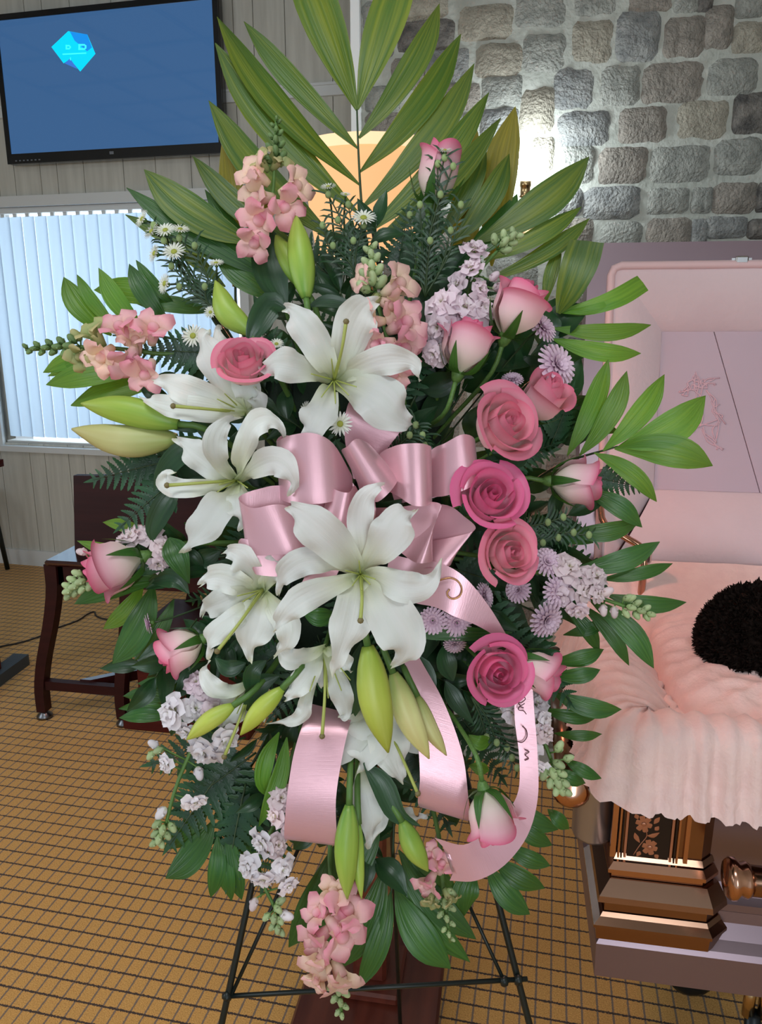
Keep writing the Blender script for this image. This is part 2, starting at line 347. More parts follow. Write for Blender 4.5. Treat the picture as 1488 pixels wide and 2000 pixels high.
def sweep(prof, plan, closed=False):  # prof: (outward, z); plan: xy points, outward = right of travel
    m = len(plan); V, Fc = [], []
    for i in range(m):
        p = V3((*plan[i], 0)); a = V3((*plan[i - 1], 0)) if (i or closed) else None; b_ = V3((*plan[(i + 1) % m], 0)) if (i < m - 1 or closed) else None
        ns = []
        for q0, q1 in ((a, p), (p, b_)):
            if q0 is None or q1 is None: continue
            d = (q1 - q0).normalized(); ns.append(V3((d.y, -d.x, 0)))
        nn = (ns[0] + ns[-1]); nn = nn / max(nn.length_squared / 2, 0.3) if len(ns) == 2 else ns[0]
        for o_, z in prof: V.append(p + nn * o_ + V3((0, 0, z)))
    k = len(prof)
    for i in range(m if closed else m - 1):
        for j in range(k - 1):
            a0, a1 = i * k + j, ((i + 1) % m) * k + j; Fc.append((a0, a1, a1 + 1, a0 + 1))
    if not closed: Fc += [tuple(range(k)), tuple(range((m - 1) * k + k - 1, (m - 1) * k - 1, -1))]
    return V, Fc

# ================================================================== setting
Hc = 3.35
mk('floor', box(-4.3, -3, -0.05, 2.7, 4.8, 0), 'carpet', kind='structure', smooth=False)
ceil = mk('ceiling', box(-4.3, -3, Hc, 2.7, 4.8, Hc + 0.05), 'ceiling_tile', kind='structure', smooth=False)
for i in range(11): mk('ceiling_bar', box(-4.2 + i * 0.61, -3, Hc - 0.012, -4.165 + i * 0.61, 4.6, Hc), 'ceiling_bar_grey', ceil, smooth=False)
for i in range(12): mk('ceiling_bar', box(-4.2, -2.9 + i * 0.61, Hc - 0.011, 2.6, -2.865 + i * 0.61, Hc), 'ceiling_bar_grey', ceil, smooth=False)
mk('wall_left', box(-4.3, -3, 0, -4.2, 4.8, Hc), 'wall_paint', kind='structure', smooth=False)
mk('wall_right', box(2.6, -3, 0, 2.7, 2.6, Hc), 'wall_paint', kind='structure', smooth=False)
# panelled wall, turned a few degrees against the stone wall
WA = math.radians(4.0)
WP = V3((-3.0, 4.21, 0)); WN = V3((-math.sin(WA), -math.cos(WA), 0))
MW = Matrix.Translation(WP) @ Matrix.Rotation(-WA, 4, 'Z'); MWI = MW.inverted()
def wl(px, py): q = MWI @ onPl(px, py, WP, WN); return q.x, q.z
wx0 = wl(10, 865)[0]; wx1 = wl(472, 600)[0]; wz0 = wl(100, 868)[1]; wz1 = wl(100, 402)[1]
xl, xr = -1.25, 2.62
def wbox(*a, **k): return xf(box(*a, **k), MW)
back = mk('wall_back', merge(wbox(xl, 0.012, 0, xr, 0.10, wz0), wbox(xl, 0.012, wz1, xr, 0.10, Hc), wbox(xl, 0.012, wz0, wx0, 0.10, wz1), wbox(wx1, 0.012, wz0, xr, 0.10, wz1)), 'plank_gap', kind='structure', smooth=False)
x = xl; pw = [0.205, 0.105, 0.165, 0.105, 0.165, 0.24, 0.19]; i = 0
while x < xr - 0.02:
    w_ = min(pw[i % 7], xr - x); i += 1; a, b_ = x + 0.002, x + w_ - 0.002
    def pl(a, z0, b_, z1):
        if b_ - a > 0.004: mk('plank', wbox(a, 0.0, z0, b_, 0.012, z1), 'plank', back, smooth=False)
    if b_ < wx0 or a > wx1: pl(a, 0, b_, Hc)
    else:
        pl(a, 0, b_, wz0); pl(a, wz1, b_, Hc)
        if a < wx0: pl(a, wz0, wx0, wz1)
        if b_ > wx1: pl(wx1, wz0, b_, wz1)
    x += w_
mk('baseboard_back', wbox(xl, -0.014, 0, xr, 0, 0.10), 'white_trim', kind='structure', smooth=False)
rz = wl(560, 182)[1]
mk('trim_1', merge(wbox(xl, -0.02, rz - 0.028, xr, 0, rz + 0.028), wbox(xl, -0.028, rz + 0.018, xr, 0, rz + 0.03)), 'white_trim', kind='structure', smooth=False)
# window with casing, glass and vertical blind
win = mk('window_1', merge(wbox(wx0 - 0.05, -0.025, wz1, wx1 + 0.05, 0.02, wz1 + 0.055), wbox(wx0 - 0.05, -0.02, wz0 - 0.02, wx0, 0.02, wz1), wbox(wx1, -0.02, wz0 - 0.02, wx1 + 0.05, 0.02, wz1),
         wbox(wx0 - 0.06, -0.05, wz0 - 0.045, wx1 + 0.06, 0.10, wz0 - 0.012), wbox(wx0, 0.02, wz0 - 0.012, wx1, 0.1, wz0 + 0.012)), 'white_trim', kind='structure', smooth=False)
mk('glass_pane', wbox(wx0, 0.085, wz0, wx1, 0.092, wz1), 'window_glass', win, smooth=False)
blind = thing('vertical_blind', 'white vertical slat blind hanging in the bright window', 'blind', MW @ V3((wx0, 0.03, wz1)))
mk('head_rail', wbox(wx0 + 0.005, 0.012, wz1 - 0.03, wx1 - 0.005, 0.065, wz1), 'white_trim', blind, smooth=False)
n = int((wx1 - wx0) / 0.081)
for k in range(n):
    cx = wx0 + 0.05 + k * 0.081; th = math.radians(-8)
    pts = []
    g = ([], [], [])
    for j in range(5):
        s = (j / 4 - 0.5); dx = s * 0.09; bow = 0.006 * (1 - (2 * s) ** 2)
        for z in (wz0 + 0.035, wz1 - 0.045): g[0].append(MW @ V3((cx + dx * math.cos(th) + bow * math.sin(-th), 0.042 + dx * math.sin(th) - bow, z)))
    for j in range(4): g[1].append((j * 2, j * 2 + 2, j * 2 + 3, j * 2 + 1))
    mk('slat', g[:2], 'blind_fabric', blind)
    mk('slat_hook', wbox(cx - 0.012, 0.036, wz1 - 0.047, cx + 0.012, 0.046, wz1 - 0.028), 'white_trim', blind, smooth=False)
# television
TVN = V3(WN)
cor = [MWI @ onPl(px, py, WP + WN * 0.09, WN) for px, py in ((0, 24), (425, -12), (437, 298), (12, 322))]
tx0, tx1 = (cor[0].x + cor[3].x) / 2 - 0.02, (cor[1].x + cor[2].x) / 2; tz0, tz1 = (cor[2].z + cor[3].z) / 2, (cor[0].z + cor[1].z) / 2
tv = thing('television', 'wall mounted black flat television with a blue screen above the window', 'television', MW @ V3(((tx0 + tx1) / 2, -0.03, tz0)))
mk('casing', merge(wbox(tx0, -0.085, tz0, tx1, -0.03, tz1, bev=0.008), wbox((tx0 + tx1) / 2 - 0.2, -0.03, tz0 + 0.2, (tx0 + tx1) / 2 + 0.2, 0.0, tz1 - 0.2)), 'tv_plastic', tv, smooth=False)
bz = 0.028
mk('bezel', merge(wbox(tx0, -0.092, tz0, tx1, -0.084, tz0 + 0.05), wbox(tx0, -0.092, tz1 - bz, tx1, -0.084, tz1), wbox(tx0, -0.092, tz0 + 0.05, tx0 + bz, -0.084, tz1 - bz), wbox(tx1 - bz, -0.092, tz0 + 0.05, tx1, -0.084, tz1 - bz)), 'tv_plastic', tv, smooth=False)
scr = mk('screen', wbox(tx0 + bz, -0.0875, tz0 + 0.05, tx1 - bz, -0.086, tz1 - bz), 'tv_screen', tv, smooth=False)
def tvp(zx, zy, y): q = MWI @ onPl(80 + zx / 10.63, 40 + zy / 10.63, WP + WN * 0.0885, WN); return MW @ V3((q.x, y, q.z))
def tvpoly(name, pts, mat, y):
    a = [tvp(*p, y) for p in pts]; b_ = [tvp(*p, y + 0.0006) for p in pts]; k = len(a)
    mk(name, (a + b_, [tuple(range(k))[::-1], tuple(range(k, 2 * k))] + [(i, (i + 1) % k, k + (i + 1) % k, k + i) for i in range(k)]), mat, scr, smooth=False)
tvpoly('gem_logo', [(215, 550), (565, 220), (960, 290), (1130, 690), (815, 1060), (600, 800), (470, 890)], 'tv_cyan', -0.0885)
tvpoly('gem_facet', [(600, 230), (960, 290), (1060, 560), (960, 640), (700, 420)], 'tv_blue', -0.0891)
tvpoly('gem_facet', [(490, 890), (605, 790), (760, 1010)], 'tv_violet', -0.0891)
def letterD(x0, x1, y0, y1, t):
    tvpoly('letter', [(x0, y0), (x0 + t, y0), (x0 + t, y1), (x0, y1)], 'tv_letter', -0.0895)
    for aa in ((y0, y0 + t), (y1 - t, y1)): tvpoly('letter', [(x0, aa[0]), (x1 - t, aa[0]), (x1 - t, aa[1]), (x0, aa[1])], 'tv_letter', -0.0895)
    tvpoly('letter', [(x1 - t, y0 + 8), (x1, y0 + 30), (x1, y1 - 30), (x1 - t, y1 - 8)], 'tv_letter', -0.0895)
letterD(780, 945, 490, 610, 34); letterD(515, 620, 510, 600, 26)
tvpoly('letter', [(450, 690), (940, 665), (940, 690), (450, 715)], 'tv_letter', -0.0895)
tvpoly('letter', [(606, 770), (622, 770), (622, 830), (606, 830)], 'tv_letter', -0.0897)
for k in range(7): mk('button_mark', wbox(tx0 + 0.05 + k * 0.024, -0.0928, tz0 + 0.012, tx0 + 0.061 + k * 0.024, -0.0915, tz0 + 0.018), 'tv_mark', tv, smooth=False)
mk('maker_mark', wbox((tx0 + tx1) / 2 - 0.012, -0.0928, tz0 + 0.022, (tx0 + tx1) / 2 + 0.012, -0.0915, tz0 + 0.036), 'tv_mark', tv, smooth=False)
# stone wall
SY = 2.45
sx0 = onY(705, 100, SY).x
stone = mk('wall_stone', box(sx0, SY, 0, 2.6, SY + 0.18, Hc), 'mortar', kind='structure', smooth=False)
mk('wall_return', box(sx0 - 0.02, SY + 0.18, 0, sx0 + 0.08, 4.15, Hc), 'wall_paint', kind='structure', smooth=False)
mk('trim_2', box(sx0 - 0.026, SY - 0.025, 0, sx0, SY + 0.18, Hc), 'white_trim', kind='structure', smooth=False)
def stone_at(x0, z0, x1, z1, mat=None):
    x0 -= 0.011; x1 += 0.011; z0 -= 0.010; z1 += 0.010; w_, h = x1 - x0, z1 - z0; k = 1 + int(random.random() * 1000); V, Fc = [], []
    nx, nz_ = 6, 5; cr = min(w_, h) * 0.16; dep = random.uniform(0.008, 0.016)
    for j in range(nz_ + 1):
        for i in range(nx + 1):
            a, b_ = i / nx * 2 - 1, j / nz_ * 2 - 1
            e = max(abs(a), abs(b_)); X = (x0 + x1) / 2 + a * w_ / 2; Z = (z0 + z1) / 2 + b_ * h / 2
            if abs(a) == 1 and abs(b_) == 1: X -= a * cr * 0.4; Z -= b_ * cr * 0.4
            X += (noise.noise(V3((k, b_ * 1.5, a)))) * w_ * 0.05; Z += (noise.noise(V3((a * 1.5, k, b_)))) * h * 0.06
            Y = SY + 0.004 if e == 1 else SY - dep * (1 - 0.35 * e * e) + noise.noise(V3((X * 30, Z * 30, k))) * 0.008
            V.append((X, Y, Z))
    for j in range(nz_):
        for i in range(nx): q = j * (nx + 1) + i; Fc.append((q, q + 1, q + nx + 2, q + nx + 1))
    mk('stone', (V, Fc), mat or random.choice(['stone_grey', 'stone_grey', 'stone_tan', 'stone_brown', 'stone_blue', 'stone_grey']), stone, smooth=True)
taken = []
SA = '''140 -80 420 100 g;515 -60 820 75 b;870 -60 1020 75 g;1040 -60 1110 70 d;1310 -60 1500 115 g;120 155 390 450 t;440 85 730 440 u;785 125 1060 410 b;1090 50 1260 345 b;1285 170 1520 375 t;-20 505 250 790 u;325 485 590 760 g;620 460 1055 745 b;1110 440 1440 680 g;10 820 370 1050 u;455 790 780 1030 b;880 740 1230 1000 t;1290 680 1520 970 d;40 1065 255 1320 g;310 1080 645 1325 b;680 1070 1100 1320 g;1150 1020 1480 1260 g;-20 1370 165 1560 u;195 1370 590 1580 u;665 1380 945 1545 g;990 1370 1110 1540 g;1140 1340 1440 1540 b;1465 1340 1560 1530 d;-60 1600 250 1800 b;325 1625 600 1850 g;655 1590 970 1850 b;985 1600 1070 1850 u;1085 1590 1370 1720 u;1400 1610 1560 1720 d'''
SB = '''290 -40 640 130 t;290 160 690 360 d;740 50 1110 280 t;1150 -60 1500 190 g;500 370 790 600 u;860 330 1180 550 t;1205 250 1490 515 g;250 430 470 640 b;900 560 1180 770 g;1190 650 1410 960 t;590 620 870 790 b;60 640 300 800 g;900 800 1150 1000 u;1270 1010 1400 1250 t;880 1040 1100 1300 g;330 820 620 1010 u;640 830 870 1020 g;40 20 260 200 g;40 230 240 420 u;60 830 300 1000 b;300 1040 600 1250 g;620 1050 860 1260 b;900 1330 1100 1540 u'''
CM = {'g': 'stone_grey', 't': 'stone_tan', 'b': 'stone_brown', 'u': 'stone_blue', 'd': 'stone_dark'}
for src, ox in ((SA, 1088), (SB, 700)):
    for r in src.split(';'):
        a = r.split(); q = [float(v) / 3.72 for v in a[:4]]
        p0 = onY(ox + q[0], (q[1] + q[3]) / 2, SY); p1 = onY(ox + q[2], (q[1] + q[3]) / 2, SY)
        xm = ox + (q[0] + q[2]) / 2; zt = onY(xm, q[1], SY).z; zb = onY(xm, q[3], SY).z
        stone_at(p0.x, zb, p1.x, zt, CM[a[4]]); taken.append((p0.x, p1.x, zb, zt))
random.seed(5)
z = 0.06
while z < 2.75:
    h = random.uniform(0.09, 0.125); x = sx0 + random.uniform(-0.03, 0.02)
    while x < 1.7:
        w_ = random.uniform(0.1, 0.2); a = max(x, sx0 + 0.005)
        if w_ + x - a > 0.05 and not any(a < t[1] + 0.004 and x + w_ > t[0] - 0.004 and z < t[3] and z + h > t[2] for t in taken):
            stone_at(a, z, x + w_, z + h)
        x += w_ + 0.022
    z += h + 0.022
# wall sconce
sp_ = onY(1025, 388, SY - 0.11)
sco = thing('wall_sconce', 'brass wall lamp with bare bright white bulb on the stone wall', 'lamp', (sp_.x, SY, sp_.z))
mk('back_plate', xf(lathe([(0.0, 0), (0.05, 0), (0.05, 0.012), (0.03, 0.02), (0, 0.02)], 16), Matrix.Translation((sp_.x, SY - 0.012, sp_.z - 0.06)) @ Matrix.Rotation(math.radians(90), 4, 'X')), 'brass', sco)
mk('arm', tube([(sp_.x, SY - 0.02, sp_.z - 0.06), (sp_.x, SY - 0.07, sp_.z - 0.075), (sp_.x, SY - 0.108, sp_.z - 0.05), sp_], 0.006, 8, 10), 'brass', sco)
mk('socket', xf(lathe([(0.008, 0), (0.017, 0.005), (0.014, 0.01), (0.014, 0.03), (0.016, 0.032), (0.016, 0.045), (0.012, 0.046)], 14), Matrix.Translation(sp_)), 'brass', sco)
mk('bulb', xf(lathe([(0.012, 0.044), (0.014, 0.055), (0.026, 0.08), (0.031, 0.1), (0.027, 0.12), (0.015, 0.132), (0.0, 0.135)], 16), Matrix.Translation(sp_)), 'white_bulb', sco)
# ================================================================== furniture on the left
bx_ = onZ(86, 1400, 0); sz = onY(84, 1095, 2.42).z
bench = thing('bench', 'dark mahogany bench with curved legs and a tall back board', 'bench', (bx_.x, bx_.y, 0))
sl = onY(84, 1095, 2.42).x
mk('seat', box(sl, 2.42, sz - 0.022, sl + 0.95, 2.84, sz, bev=0.008), 'seat_lacquer', bench, smooth=False)
mk('apron', merge(box(sl + 0.03, 2.45, sz - 0.1, sl + 0.9, 2.475, sz - 0.02), box(sl + 0.03, 2.45, sz - 0.1, sl + 0.055, 2.80, sz - 0.02), box(sl + 0.03, 2.775, sz - 0.1, sl + 0.9, 2.80, sz - 0.02)), 'mahogany', bench, smooth=False)
pa = onY(143, 1075, 2.55); pt = onY(121, 928, 2.60)
prof = [(pa.x, pt.z)] + [(pa.x + t * 0.85, pt.z + 0.055 * (1 - math.cos(t * math.pi)) / 2 * 1.4) for t in (0.1, 0.2, 0.3, 0.45, 0.6, 0.8, 1)]
bv = [V3((x_, 2.56, sz)) for x_, z_ in prof] + [V3((x_, 2.60, z_)) for x_, z_ in prof]; k = len(prof); bk = [v + V3((0, 0.03, 0)) for v in bv]
fs = [(i, i + 1, k + i + 1, k + i) for i in range(k - 1)]; fs2 = [tuple(2 * k + j for j in f[::-1]) for f in fs]
fs3 = [(k + i, k + i + 1, 3 * k + i + 1, 3 * k + i) for i in range(k - 1)] + [(0, k, 3 * k, 2 * k), (k - 1, 2 * k - 1, 4 * k - 1, 3 * k - 1)]
mk('back_board', (bv + bk, fs + fs2 + fs3), 'mahogany', bench, smooth=False)
def leg(pxs, Y, sgn=1):
    c = [onY(px, py, Y) for px, py in pxs]; c[-1].z = 0.03; V, Fc = [], []
    for i, p in enumerate(cat(c, 12)):
        w_ = 0.024 - 0.006 * i / 12
        for a, b_ in ((-1, -1), (1, -1), (1, 1), (-1, 1)): V.append(p + V3((a * w_, b_ * 0.022, 0)))
    for i in range(12):
        for j in range(4): Fc.append((i * 4 + j, i * 4 + (j + 1) % 4, i * 4 + 4 + (j + 1) % 4, i * 4 + 4 + j))
    return (V, Fc + [(0, 1, 2, 3), (51, 50, 49, 48)]), c
LL = [(103, 1100), (107, 1150), (100, 1215), (87, 1285), (82, 1340), (87, 1392)]
LR = [(251, 1110), (250, 1170), (247, 1250), (240, 1310), (238, 1360), (243, 1410)]
for pl_, Y in ((LL, 2.46), (LR, 2.46)):
    for dx_, dy in ((0, 0), (0.42, 0.34)):
        g, c = leg(pl_, Y); g = ([v + V3((dx_, dy, 0)) for v in g[0]], g[1])
        l = mk('leg', g, 'mahogany', bench, smooth=False)
        f = c[-1]; mk('glide_foot', xf(lathe([(0.012, 0.03), (0.016, 0.024), (0.03, 0.01), (0.031, 0.0)], 14), Matrix.Translation((f.x + dx_, f.y + dy, 0))), 'steel_foot', l)
q0 = onY(92, 1335, 2.46); q1 = onY(238, 1345, 2.46)
for dx_, dy in ((0, 0), (0.42, 0.34)): mk('stretcher', box(q0.x + dx_, 2.445 + dy, q0.z - 0.02, q1.x + dx_, 2.475 + dy, q0.z + 0.016), 'mahogany', bench, smooth=False)
xm = (q0.x + q1.x) / 2; Vs = [V3((xm + dx_ + e, y_, q0.z + h)) for h in (-0.016, 0.024) for dx_, y_ in ((0, 2.47), (0.42, 2.80)) for e in (-0.022, 0.022)]
mk('stretcher', (Vs, [(0, 2, 3, 1), (4, 5, 7, 6), (0, 1, 5, 4), (2, 6, 7, 3), (0, 4, 6, 2), (1, 3, 7, 5)]), 'seat_lacquer', bench, smooth=False)
cb = onZ(240, 1425, 0); cb2 = onY(268, 1330, cb.y + 0.02)
cab = thing('pedestal', 'reddish wooden pedestal with plinth, half hidden behind the flowers', 'pedestal', (cb.x, cb.y, 0))
mk('plinth', box(cb.x, cb.y, 0, cb.x + 0.5, cb.y + 0.4, 0.05, bev=0.006), 'cabinet_red', cab, smooth=False)
mk('body', box(cb2.x, cb.y + 0.02, 0.05, cb.x + 0.47, cb.y + 0.38, 0.36, bev=0.004), 'cabinet_red', cab, smooth=False)
mk('top', box(cb2.x - 0.015, cb.y + 0.005, 0.36, cb.x + 0.485, cb.y + 0.395, 0.385, bev=0.006), 'cabinet_red', cab, smooth=False)
# stand foot on the carpet at the frame edge
f0 = onZ(44, 1297, 0); f1 = onZ(-75, 1385, 0); dv = (f1 - f0).normalized(); sd = V3((-dv.y, dv.x, 0)) * 0.035
st = thing('lectern_stand', 'slate grey metal foot bar with brown post at the frame edge', 'stand', ((f0 + f1) / 2).to_tuple())
V = [p + s * sd + V3((0, 0, h)) for h in (0.0, 0.05) for p in (f0, f1) for s in (1, -1)]
mk('foot_bar', (V, [(0, 1, 3, 2), (4, 6, 7, 5), (0, 4, 5, 1), (2, 3, 7, 6), (0, 2, 6, 4), (1, 5, 7, 3)]), 'slate_metal', st, smooth=False)
pp = onZ(-4, 1310, 0.05); mk('post', box(pp.x - 0.075, pp.y - 0.02, 0.05, pp.x + 0.006, pp.y + 0.02, 0.9, bev=0.004), 'cabinet_red', st, smooth=False)
mk('top_board', box(pp.x - 0.4, pp.y - 0.2, 0.9, pp.x + 0.0, pp.y + 0.2, 0.93), 'cabinet_red', st, smooth=False)
# chair by the wall, mostly out of frame
c0 = onZ(15, 1112, 0)
ch = thing('chair', 'dark thin legged chair with pale blue seat by the panelled wall', 'chair', (c0.x - 0.2, c0.y, 0))
for dx, dy, sx_ in ((0, 0, -0.05), (-0.42, 0, 0.05), (0, -0.4, -0.05), (-0.42, -0.4, 0.05)):
    mk('leg', tube([(c0.x + dx, c0.y + dy, 0), (c0.x + dx + sx_, c0.y + dy, 0.44)], [0.014, 0.016], 8), 'wire_black', ch)
mk('seat', box(c0.x - 0.46, c0.y - 0.43, 0.44, c0.x - 0.035, c0.y + 0.02, 0.50, bev=0.015), 'blind_fabric', ch, smooth=False)
mk('backrest', box(c0.x - 0.47, c0.y - 0.42, 0.55, c0.x - 0.44, c0.y + 0.0, 0.9, bev=0.01), 'blind_fabric', ch, smooth=False)
mk('back_post', tube([(c0.x - 0.46, c0.y - 0.2, 0.47), (c0.x - 0.46, c0.y - 0.2, 0.85)], 0.014, 8), 'wire_black', ch)
tag(mk('power_cable', tube([onZ(px, py, 0.004) for px, py in ((-40, 1272), (0, 1263), (40, 1255), (80, 1242), (110, 1227), (150, 1213), (170, 1200), (184, 1195), (188, 1203), (205, 1209), (260, 1215))], 0.0045, 6, 40), 'cable_black'), 'thin dark power cable lying across the carpet behind the bench', 'cable')
# ================================================================== torchiere lamp behind the spray
LB = V3((-0.262, 1.44, 0))
lamp = thing('floor_lamp', 'lit fabric shade floor lamp on a wooden post and board behind the flowers', 'floor lamp', LB)
mk('base', merge(box(-0.415, 1.24, 0, -0.1, 1.6, 0.03, bev=0.006), box(-0.33, 1.365, 0.03, -0.19, 1.52, 0.055, bev=0.006)), 'lamp_wood', lamp, smooth=False)
mk('post', box(LB.x - 0.038, LB.y - 0.038, 0.05, LB.x + 0.038, LB.y + 0.038, 1.45, bev=0.008), 'lamp_wood', lamp, smooth=False)
mk('stem', xf(lathe([(0.03, 1.45), (0.034, 1.47), (0.014, 1.49), (0.012, 1.56), (0.02, 1.57), (0.02, 1.6), (0.006, 1.61)], 14), Matrix.Translation(LB)), 'brass', lamp)
zt = onY(715, 290, LB.y).z; zb = onY(715, 505, LB.y).z
sh = mk('lamp_shade', xf(lathe([(0.095, zb), (0.122, zt), (0.119, zt), (0.092, zb)], 32, cap=False), Matrix.Translation(LB)), 'lamp_shade', lamp)
mk('rim_band', xf(lathe([(0.1235, zt - 0.018), (0.1235, zt + 0.001), (0.121, zt + 0.001)], 32, cap=False), Matrix.Translation(LB)), 'shade_trim', sh)
mk('bulb', xf(lathe([(0.01, 1.6), (0.013, 1.615), (0.028, 1.65), (0.03, 1.67), (0.02, 1.695), (0, 1.7)], 14), Matrix.Translation(LB)), 'pink_bulb', lamp)
mk('shade_spider', merge(tube([LB + V3((-0.1, 0, zb + 0.02)), LB + V3((0.1, 0, zb + 0.02))], 0.002, 5), tube([LB + V3((0, -0.1, zb + 0.02)), LB + V3((0, 0.1, zb + 0.02))], 0.002, 5)), 'brass', lamp)
# ================================================================== casket
X0, X1, Y0, Y1, ZB = 0.165, 2.2, 1.03, 1.69, 0.505
cas = thing('casket', 'open mauve metal casket with copper corner hardware and pink lining', 'casket', (X0, Y0, ZB))
rect = [(X0, Y0), (X1, Y0), (X1, Y1), (X0, Y1)]
body_prof = [(-0.3, 0.507), (-0.02, 0.505), (0.0, 0.508), (0.001, 0.568), (-0.004, 0.576), (-0.016, 0.588), (-0.03, 0.608), (-0.032, 0.626), (-0.026, 0.632), (-0.026, 0.644), (-0.036, 0.652), (-0.042, 0.67), (-0.044, 0.88), (-0.03, 0.895), (-0.02, 0.905), (-0.02, 0.925), (-0.05, 0.93), (-0.06, 0.92), (-0.06, 0.52), (-0.3, 0.52)]
mk('body', sweep(body_prof, rect, True), 'casket_mauve', cas, smooth=False)
# copper corner at the front left
LP = [(X0 - 0.0, Y0 + 0.17), (X0 - 0.0, Y0), (X0 + 0.160, Y0), (X0 + 0.185, Y0 + 0.025)]
def molding(name, prof, mat, plan=LP): return mk(name, sweep(prof, plan), mat, cas, smooth=False)
molding('corner_molding', [(-0.05, 0.579), (0.002, 0.579), (0.004, 0.6), (0.008, 0.603), (0.008, 0.608), (-0.002, 0.616), (-0.006, 0.622), (-0.05, 0.622)], 'copper_hardware')
molding('corner_molding', [(-0.05, 0.622), (-0.008, 0.623), (-0.008, 0.643), (0.004, 0.646), (0.002, 0.655), (-0.014, 0.676), (-0.05, 0.676)], 'copper_hardware')
PLP = [(X0 + 0.012, Y0 + 0.15), (X0 + 0.012, Y0 + 0.014), (X0 + 0.150, Y0 + 0.014), (X0 + 0.172, Y0 + 0.036)]
molding('corner_molding', [(-0.04, 0.676), (-0.004, 0.677), (-0.004, 0.684), (0.002, 0.687), (0.002, 0.693), (-0.006, 0.702), (-0.04, 0.704)], 'copper_bright', PLP)
molding('corner_pillar', [(-0.03, 0.703), (-0.012, 0.703), (-0.012, 0.9), (-0.03, 0.9)], 'copper_hardware', PLP)
molding('corner_frame', [(-0.03, 0.706), (-0.006, 0.706), (-0.010, 0.715), (-0.03, 0.715)], 'copper_hardware', PLP)
EY = Y0 + 0.0225
for xa, xb in ((X0 + 0.012, X0 + 0.02), (X0 + 0.118, X0 + 0.124)): mk('pillar_bead', box(xa, EY - 0.001, 0.708, xb, EY + 0.006, 0.9), 'copper_bright', cas, smooth=False)
e0 = onY(1231, 1583, EY); e1 = onY(1303, 1692, EY)
emb = mk('emblem_plate', box(e0.x, EY, e1.z, e1.x, EY + 0.004, e0.z + 0.006), 'emblem_dark', cas, smooth=False)
def efr(d, t, y):
    a, b_, c, d_ = e0.x - d, e1.x + d, e1.z - d, e0.z + 0.006 + d
    return merge(box(a, y, c, b_, y + 0.004, c + t), box(a, y, d_ - t, b_, y + 0.004, d_), box(a, y, c, a + t, y + 0.004, d_), box(b_ - t, y, c, b_, y + 0.004, d_))
mk('emblem_frame', efr(0.0045, 0.0035, EY - 0.001), 'emblem_copper', emb, smooth=False); mk('emblem_frame', efr(0.009, 0.0022, EY - 0.0015), 'emblem_dark', emb, smooth=False); mk('emblem_frame', efr(0.0135, 0.0028, EY - 0.0015), 'copper_bright', emb, smooth=False)
def ep(zx, zy): return onY(1000 + zx / 3.05, 1400 + zy / 3.05, EY - 0.0006)     # emblem drawing, in the zoomed crop's pixels
def eblade(p, w_, prof=(0.1, 0.7, 1, 0.7, 0.05)): return blade([ep(*q) for q in p], prof, w_ / 3.05 * 0.00075, (0, -1, 0), 6, 1, cup=-0.15)
for nm, cx_, cy_, r in (('rose_relief', 785, 640, 50), ('rose_relief', 820, 778, 46)):
    g = []
    for k in range(6):
        a = k * 1.047 + 0.3; g.append(eblade([(cx_ + 6 * math.cos(a), cy_ + 6 * math.sin(a)), (cx_ + r * 0.6 * math.cos(a), cy_ + r * 0.6 * math.sin(a)), (cx_ + r * math.cos(a), cy_ + r * math.sin(a))], 22, (0.4, 0.9, 1.1, 0.95, 0.5)))
    g.append(ellipsoid(ep(cx_, cy_), (V3((0.0042, 0, 0)), V3((0, 0, 0.0036)), V3((0, 0.0014, 0)))))
    mk(nm, merge(*g), 'emblem_copper', emb)
mk('stem_relief', tube([ep(*q) for q in ((722, 822), (760, 765), (800, 715), (800, 680))], 0.0008, 5, 12), 'emblem_copper', emb)
for l_ in (((760, 750), (740, 720), (730, 690)), ((805, 708), (840, 710), (878, 690)), ((750, 610), (742, 595), (735, 580)), ((845, 638), (862, 620), (880, 598)), ((850, 676), (862, 668), (874, 652)), ((742, 830), (755, 815), (760, 800)), ((848, 822), (860, 832), (866, 845))):
    mk('leaf_relief', eblade(l_, 15), 'emblem_copper', emb)
# handle bars
hz = onY(1450, 1718, 0.985).z; hx = onY(1416, 1718, 0.985).x
hb = mk('handle_bar', tube([(hx + 0.012, 0.985, hz), (1.35, 0.985, hz)], 0.021, 14), 'copper_hardware', cas)
mk('bar_cap', xf(lathe([(0.0, 0), (0.024, 0.0), (0.029, 0.006), (0.029, 0.012), (0.022, 0.018), (0.025, 0.026), (0.022, 0.032)], 16), Matrix.Translation((hx, 0.985, hz)) @ Matrix.Rotation(math.radians(90), 4, 'Y')), 'copper_bright', hb)
for x in (0.62, 1.2): mk('bar_lug', box(x, 0.985, hz - 0.015, x + 0.05, Y0 + 0.05, hz + 0.015, bev=0.004), 'copper_hardware', hb, smooth=False)
eb = mk('end_bar', tube([(0.118, Y0 + 0.06, 0.79), (0.118, Y1 - 0.1, 0.79)], 0.022, 14), 'copper_hardware', cas)
mk('bar_cap', xf(lathe([(0.0, 0), (0.022, 0.0), (0.029, 0.006), (0.03, 0.016), (0.023, 0.024)], 16), Matrix.Translation((0.118, Y0 + 0.05, 0.79)) @ Matrix.Rotation(math.radians(-90), 4, 'X')), 'copper_bright', eb)
for y in (1.2, 1.48): mk('bar_lug', box(0.118, y, 0.775, X0 + 0.05, y + 0.04, 0.805, bev=0.004), 'copper_hardware', eb, smooth=False)
